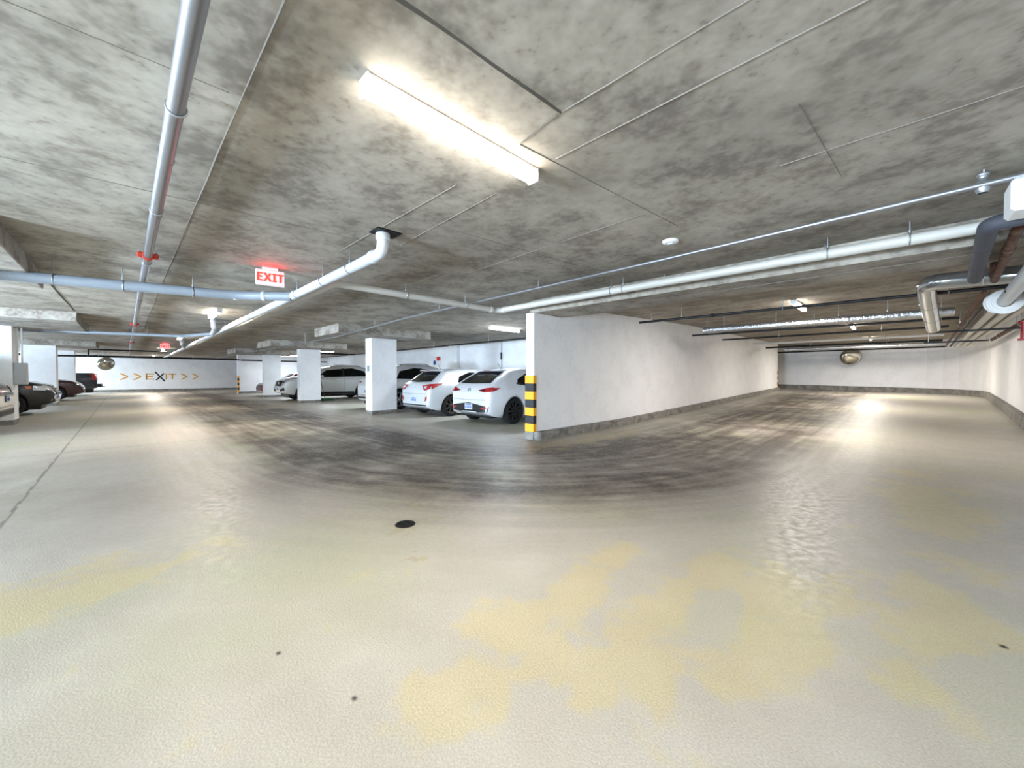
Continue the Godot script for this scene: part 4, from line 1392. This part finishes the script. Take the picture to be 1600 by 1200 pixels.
	feats = [
		["rear_window", ["rear"], [[-0.62, 1.16], [0.62, 1.16]], [[-0.52, 1.5], [0.52, 1.5]], "car_glass", 0.008],
		["tail_lamp", ["rear"], [[0.5, 0.98], [0.84, 0.98]], [[0.5, 1.03], [0.83, 1.05]], "tail_red", 0.012, true],
		["lower_bumper", ["rear"], [[-0.74, 0.39], [0.74, 0.39]], [[-0.78, 0.46], [0.78, 0.46]], "trim_black", 0.01],
		["bumper_strip", ["rear"], [[-0.74, 0.5], [0.74, 0.5]], [[-0.74, 0.53], [0.74, 0.53]], "chrome", 0.012],
		["side_window", ["near", "far"], [[0.75, 1.14], [2.4, 1.1], [3.15, 1.1]], [[0.95, 1.42], [1.6, 1.55], [2.7, 1.43]], "car_glass", 0.008],
		["window_post", ["near", "far"], [[1.8, 1.1], [1.9, 1.1]], [[1.8, 1.54], [1.9, 1.54]], "trim_black", 0.012],
		["windscreen", ["front"], [[-0.7, 1.2], [0.7, 1.2]], [[-0.58, 1.55], [0.58, 1.55]], "car_glass", 0.008],
	]
	t = car("crossover", "white crossover half hidden by the white column", Vector3(6.34, 0, -14.0), 0.0, b, "paint_white", "rim_silver", 5, feats, "cars parked nose-in past the divider")
	plate(t, b, 0.66, false)
	spoiler(t, b, 0.58, 1.56, 0.5)
	roof_rails(t, b, 1.0, 2.4)
	antenna(t, Vector3(0.9, 1.64, 0))
	# ---- white off-road car facing the aisle
	b = hatch_body([[0.0, 0.95], [0.06, 1.1], [0.2, 1.2], [0.55, 1.66], [1.2, 1.77], [2.3, 1.79], [2.9, 1.68], [3.6, 1.26], [4.4, 1.14], [4.75, 1.0], [4.9, 0.7]], 4.9, 0.97, [0.95, 3.9], 0.4)
	b.shoulder = 1.1
	b.sill = 0.3
	feats = [
		["grille", ["front"], [[-0.42, 0.72], [0.42, 0.72]], [[-0.46, 0.97], [0.46, 0.97]], "trim_black", 0.012],
		["grille_bar", ["front"], [[-0.44, 0.82], [0.44, 0.82]], [[-0.44, 0.86], [0.44, 0.86]], "chrome", 0.02],
		["headlamp", ["front"], [[0.54, 0.84], [0.86, 0.88]], [[0.54, 0.98], [0.84, 1.02]], "lamp_clear", 0.012, true],
		["headlamp_core", ["front"], [[0.6, 0.87], [0.76, 0.89]], [[0.6, 0.94], [0.76, 0.97]], "trim_black", 0.018, true],
		["air_intake", ["front"], [[0.36, 0.44], [0.8, 0.5]], [[0.4, 0.56], [0.8, 0.66]], "trim_black", 0.012, true],
		["skid_plate", ["front"], [[-0.5, 0.43], [0.5, 0.43]], [[-0.5, 0.52], [0.5, 0.52]], "chrome", 0.012],
		["side_window", ["near", "far"], [[0.7, 1.22], [2.5, 1.18], [3.35, 1.18]], [[0.85, 1.5], [1.5, 1.66], [2.85, 1.54]], "car_glass", 0.008],
		["window_post", ["near", "far"], [[1.95, 1.19], [2.05, 1.19]], [[1.95, 1.65], [2.05, 1.65]], "trim_black", 0.012],
		["door_gap", ["near", "far"], [[2.0, 0.42], [2.012, 0.42]], [[2.0, 1.16], [2.012, 1.16]], "trim_black", 0.009],
		["door_gap", ["near", "far"], [[3.2, 0.42], [3.212, 0.42]], [[3.2, 1.16], [3.212, 1.16]], "trim_black", 0.009],
		["sill_trim", ["near", "far"], [[1.45, 0.31], [3.4, 0.31]], [[1.45, 0.4], [3.4, 0.4]], "trim_black", 0.01],
		["door_handle", ["near", "far"], [[1.35, 1.02], [1.55, 1.02]], [[1.35, 1.05], [1.55, 1.05]], "chrome", 0.02],
		["door_handle", ["near", "far"], [[2.2, 1.02], [2.4, 1.02]], [[2.2, 1.05], [2.4, 1.05]], "chrome", 0.02],
		["windscreen", ["front"], [[-0.72, 1.3], [0.72, 1.3]], [[-0.6, 1.64], [0.6, 1.64]], "car_glass", 0.008],
		["rear_window", ["rear"], [[-0.62, 1.26], [0.62, 1.26]], [[-0.52, 1.6], [0.52, 1.6]], "car_glass", 0.008],
	]
	t = car("off_road_car", "white off-road car facing the aisle between two columns", Vector3(10.3, 0, -21.95), PI, b, "paint_pearl", "rim_silver", 5, feats, "cars parked facing the aisle")
	disc_on(t, "emblem", Vector3(b.on_end(0.85, 0.0, true) + 0.02, 0.85, 0.0), 0.09, M.chrome, 1.0)
	door_mirror(t, b, 3.15, 1.2, M.paint_pearl)
	roof_rails(t, b, 0.9, 2.6)
	plate(t, b, 0.6, true)
	# ---- red car
	b = hatch_body([[0.0, 0.8], [0.06, 0.96], [0.5, 1.08], [1.1, 1.4], [2.0, 1.46], [2.5, 1.4], [3.2, 1.0], [4.0, 0.86], [4.4, 0.72], [4.5, 0.55]], 4.5, 0.9, [0.85, 3.55], 0.33)
	feats = [
		["headlamp", ["front"], [[0.44, 0.66], [0.8, 0.7]], [[0.46, 0.74], [0.76, 0.8]], "lamp_clear", 0.012, true],
		["grille", ["front"], [[-0.44, 0.4], [0.44, 0.4]], [[-0.36, 0.66], [0.36, 0.66]], "trim_black", 0.012],
		["side_window", ["near", "far"], [[1.0, 1.06], [2.3, 1.0], [3.0, 0.99]], [[1.2, 1.24], [1.7, 1.36], [2.6, 1.27]], "car_glass", 0.008],
		["windscreen", ["front"], [[-0.65, 1.03], [0.65, 1.03]], [[-0.54, 1.34], [0.54, 1.34]], "car_glass", 0.008],
	]
	t = car("red_car", "red car facing the aisle behind the white columns", Vector3(10.35, 0, -28.1), PI, b, "paint_red", "rim_silver", 5, feats, "cars parked facing the aisle")
	plate(t, b, 0.5, true)
	door_mirror(t, b, 2.95, 1.02, M.paint_red)
	# ---- grey car by the boxed column
	b = hatch_body([[0.0, 0.86], [0.05, 1.0], [0.14, 1.06], [0.3, 1.14], [0.66, 1.42], [1.2, 1.52], [2.1, 1.54], [2.7, 1.46], [3.4, 1.06], [4.2, 0.94], [4.5, 0.8], [4.6, 0.6]], 4.6, 0.92, [0.85, 3.6], 0.35)
	b.shoulder = 0.98
	b.sill = 0.24
	feats = [
		["rear_window", ["rear"], [[-0.62, 1.1], [0.62, 1.1]], [[-0.52, 1.4], [0.52, 1.4]], "car_glass", 0.008],
		["tail_lamp", ["rear"], [[0.46, 0.86], [0.82, 0.88]], [[0.5, 1.0], [0.82, 1.02]], "tail_red", 0.012, true],
		["bumper_strip", ["rear"], [[-0.76, 0.52], [0.76, 0.52]], [[-0.76, 0.56], [0.76, 0.56]], "chrome", 0.012],
		["lower_bumper", ["rear"], [[-0.72, 0.37], [0.72, 0.37]], [[-0.74, 0.48], [0.74, 0.48]], "trim_black", 0.01],
		["side_window", ["near", "far"], [[0.85, 1.08], [2.4, 1.04], [3.1, 1.04]], [[1.05, 1.34], [1.6, 1.44], [2.7, 1.34]], "car_glass", 0.008],
	]
	t = car("grey_car", "dark grey car standing beside the column with the electrical box", Vector3(-1.86, 0, -14.05), PI, b, "paint_grey", "rim_silver", 5, feats, "dark cars in the stall row")
	plate(t, b, 0.74, false)
	spoiler(t, b, 0.6, 1.44, 0.5)
	# ---- black car facing the aisle
	b = hatch_body([[0.0, 0.86], [0.06, 1.02], [0.5, 1.3], [1.1, 1.6], [2.1, 1.64], [2.6, 1.56], [3.3, 1.14], [4.1, 1.04], [4.45, 0.92], [4.6, 0.68]], 4.6, 0.94, [0.88, 3.65], 0.37)
	b.shoulder = 1.0
	b.sill = 0.28
	feats = [
		["headlamp", ["front"], [[0.48, 0.76], [0.84, 0.8]], [[0.48, 0.9], [0.82, 0.95]], "lamp_clear", 0.012, true],
		["turn_lamp", ["near", "far"], [[4.02, 0.84], [4.14, 0.84]], [[4.04, 0.92], [4.14, 0.92]], "amber", 0.012],
		["headlamp_side", ["near", "far"], [[4.17, 0.8], [4.42, 0.78]], [[4.17, 0.94], [4.42, 0.92]], "lamp_clear", 0.012],
		["grille", ["front"], [[-0.44, 0.62], [0.44, 0.62]], [[-0.44, 0.9], [0.44, 0.9]], "trim_black", 0.012],
		["grille_bar", ["front"], [[-0.42, 0.68], [0.42, 0.68]], [[-0.42, 0.71], [0.42, 0.71]], "chrome", 0.02],
		["grille_bar", ["front"], [[-0.42, 0.76], [0.42, 0.76]], [[-0.42, 0.79], [0.42, 0.79]], "chrome", 0.02],
		["grille_bar", ["front"], [[-0.42, 0.84], [0.42, 0.84]], [[-0.42, 0.87], [0.42, 0.87]], "chrome", 0.02],
		["bumper_strip", ["front"], [[-0.76, 0.44], [0.76, 0.44]], [[-0.76, 0.49], [0.76, 0.49]], "chrome", 0.012],
		["fog_lamp", ["front"], [[0.56, 0.5], [0.72, 0.5]], [[0.56, 0.6], [0.72, 0.6]], "lamp_clear", 0.012, true],
		["side_window", ["near", "far"], [[0.9, 1.1], [2.4, 1.08], [3.1, 1.08]], [[1.1, 1.42], [1.7, 1.54], [2.6, 1.44]], "car_glass", 0.008],
		["windscreen", ["front"], [[-0.7, 1.2], [0.7, 1.2]], [[-0.58, 1.52], [0.58, 1.52]], "car_glass", 0.008],
	]
	t = car("black_car", "black car with chrome grille bars facing the aisle between two columns", Vector3(-6.2, 0, -20.0), 0.0, b, "paint_black", "rim_silver", 5, feats, "dark cars in the stall row")
	door_mirror(t, b, 3.05, 1.1, M.paint_black)
	plate(t, b, 0.56, true)
	# ---- dark red car
	b = hatch_body([[0.0, 0.84], [0.06, 1.0], [0.5, 1.25], [1.1, 1.55], [2.1, 1.6], [2.6, 1.52], [3.3, 1.1], [4.1, 1.0], [4.45, 0.88], [4.6, 0.64]], 4.6, 0.92, [0.88, 3.65], 0.36)
	b.shoulder = 0.98
	b.sill = 0.26
	feats = [
		["headlamp", ["front"], [[0.46, 0.74], [0.82, 0.78]], [[0.48, 0.86], [0.8, 0.92]], "lamp_clear", 0.012, true],
		["grille", ["front"], [[-0.42, 0.6], [0.42, 0.6]], [[-0.42, 0.84], [0.42, 0.84]], "chrome", 0.012],
		["lower_bumper", ["front"], [[-0.7, 0.39], [0.7, 0.39]], [[-0.72, 0.54], [0.72, 0.54]], "trim_black", 0.01],
		["side_window", ["near", "far"], [[0.9, 1.08], [2.4, 1.06], [3.1, 1.06]], [[1.1, 1.38], [1.7, 1.5], [2.6, 1.4]], "car_glass", 0.008],
		["windscreen", ["front"], [[-0.7, 1.16], [0.7, 1.16]], [[-0.58, 1.48], [0.58, 1.48]], "car_glass", 0.008],
	]
	t = car("dark_red_car", "very dark red car facing the aisle before the pickup", Vector3(-6.1, 0, -30.0), 0.0, b, "paint_dark_red", "rim_silver", 5, feats, "dark cars in the stall row")
	door_mirror(t, b, 3.05, 1.1, M.paint_dark_red)
	# ---- pickup with its tail in the aisle
	b = hatch_body([[0.0, 0.9], [0.06, 1.4], [0.2, 1.42], [1.75, 1.42], [1.85, 1.5], [2.0, 1.85], [2.4, 1.9], [3.3, 1.88], [4.0, 1.3], [5.1, 1.2], [5.4, 1.05], [5.5, 0.75]], 5.5, 0.98, [1.15, 4.5], 0.39)
	b.shoulder = 1.2
	b.sill = 0.42
	b.tumble = 0.25
	b.end_rise = 0.05
	b.crown = 0.01
	feats = [
		["tail_lamp", ["rear"], [[0.76, 0.98], [0.91, 0.98]], [[0.76, 1.36], [0.9, 1.36]], "tail_red", 0.014, true],
		["tail_lamp_side", ["near", "far"], [[0.1, 0.98], [0.22, 0.98]], [[0.1, 1.36], [0.22, 1.36]], "tail_red", 0.012],
		["tailgate_panel", ["rear"], [[-0.7, 0.88], [0.7, 0.88]], [[-0.7, 1.3], [0.7, 1.3]], "paint_slate", 0.014],
		["side_window", ["near", "far"], [[2.15, 1.34], [3.6, 1.32]], [[2.2, 1.74], [3.1, 1.74]], "car_glass", 0.008],
	]
	t = car("pickup_truck", "dark slate pickup truck with its red-lamped tailgate in the aisle", Vector3(-1.25, 0, -37.0), PI, b, "paint_slate", "rim_silver", 6, feats, "dark cars in the stall row")
	var st := new_st()
	box(st, Vector3(-0.2, 0.52, -0.9), Vector3(0.02, 0.72, 0.9), 0.03)
	obj("step_bumper", st, M.trim_black, t)
	st = new_st()
	box(st, Vector3(-0.32, 0.5, -0.04), Vector3(-0.1, 0.56, 0.04), 0.01)
	obj("tow_hitch", st, M.iron, t)
	plate(t, b, 1.0, false)

func spoiler(t: Node3D, b: Body, x: float, y: float, hz: float):
	var st := new_st()
	box(st, Vector3(x - 0.16, y - 0.012, -hz), Vector3(x + 0.14, y + 0.022, hz), 0.014)
	obj("roof_spoiler", st, t.get_node("body").material_override, t)
	st = new_st()
	box(st, Vector3(x - 0.165, y - 0.004, -0.14), Vector3(x - 0.155, y + 0.012, 0.14), 0.002)
	obj("brake_lamp", st, M.tail_red, t)

func exhaust(t: Node3D, x: float, y: float, z: float):
	for s in [-1.0, 1.0]:
		var st := new_st()
		tube(st, [Vector3(x - 0.03, y, z * s), Vector3(x + 0.2, y, z * s)], 0.04, 14)
		obj("exhaust_tip", st, M.chrome, t)

func antenna(t: Node3D, at: Vector3):
	var st := new_st()
	tube(st, [at, at + Vector3(-0.12, 0.16, 0)], 0.006, 6)
	obj("antenna", st, M.trim_black, t)

func roof_rails(t: Node3D, b: Body, x0: float, x1: float):
	for s in [-1.0, 1.0]:
		var st := new_st()
		var pts := []
		for k in 9:
			var x := lerpf(x0, x1, k / 8.0)
			var y := b.top(x) + (0.035 if k > 0 and k < 8 else -0.01)
			pts.append(Vector3(x, y, s * (b.hw(x, b.top(x) - 0.02) - 0.08)))
		tube(st, pts, 0.014, 8)
		obj("roof_rail", st, M.trim_black, t)
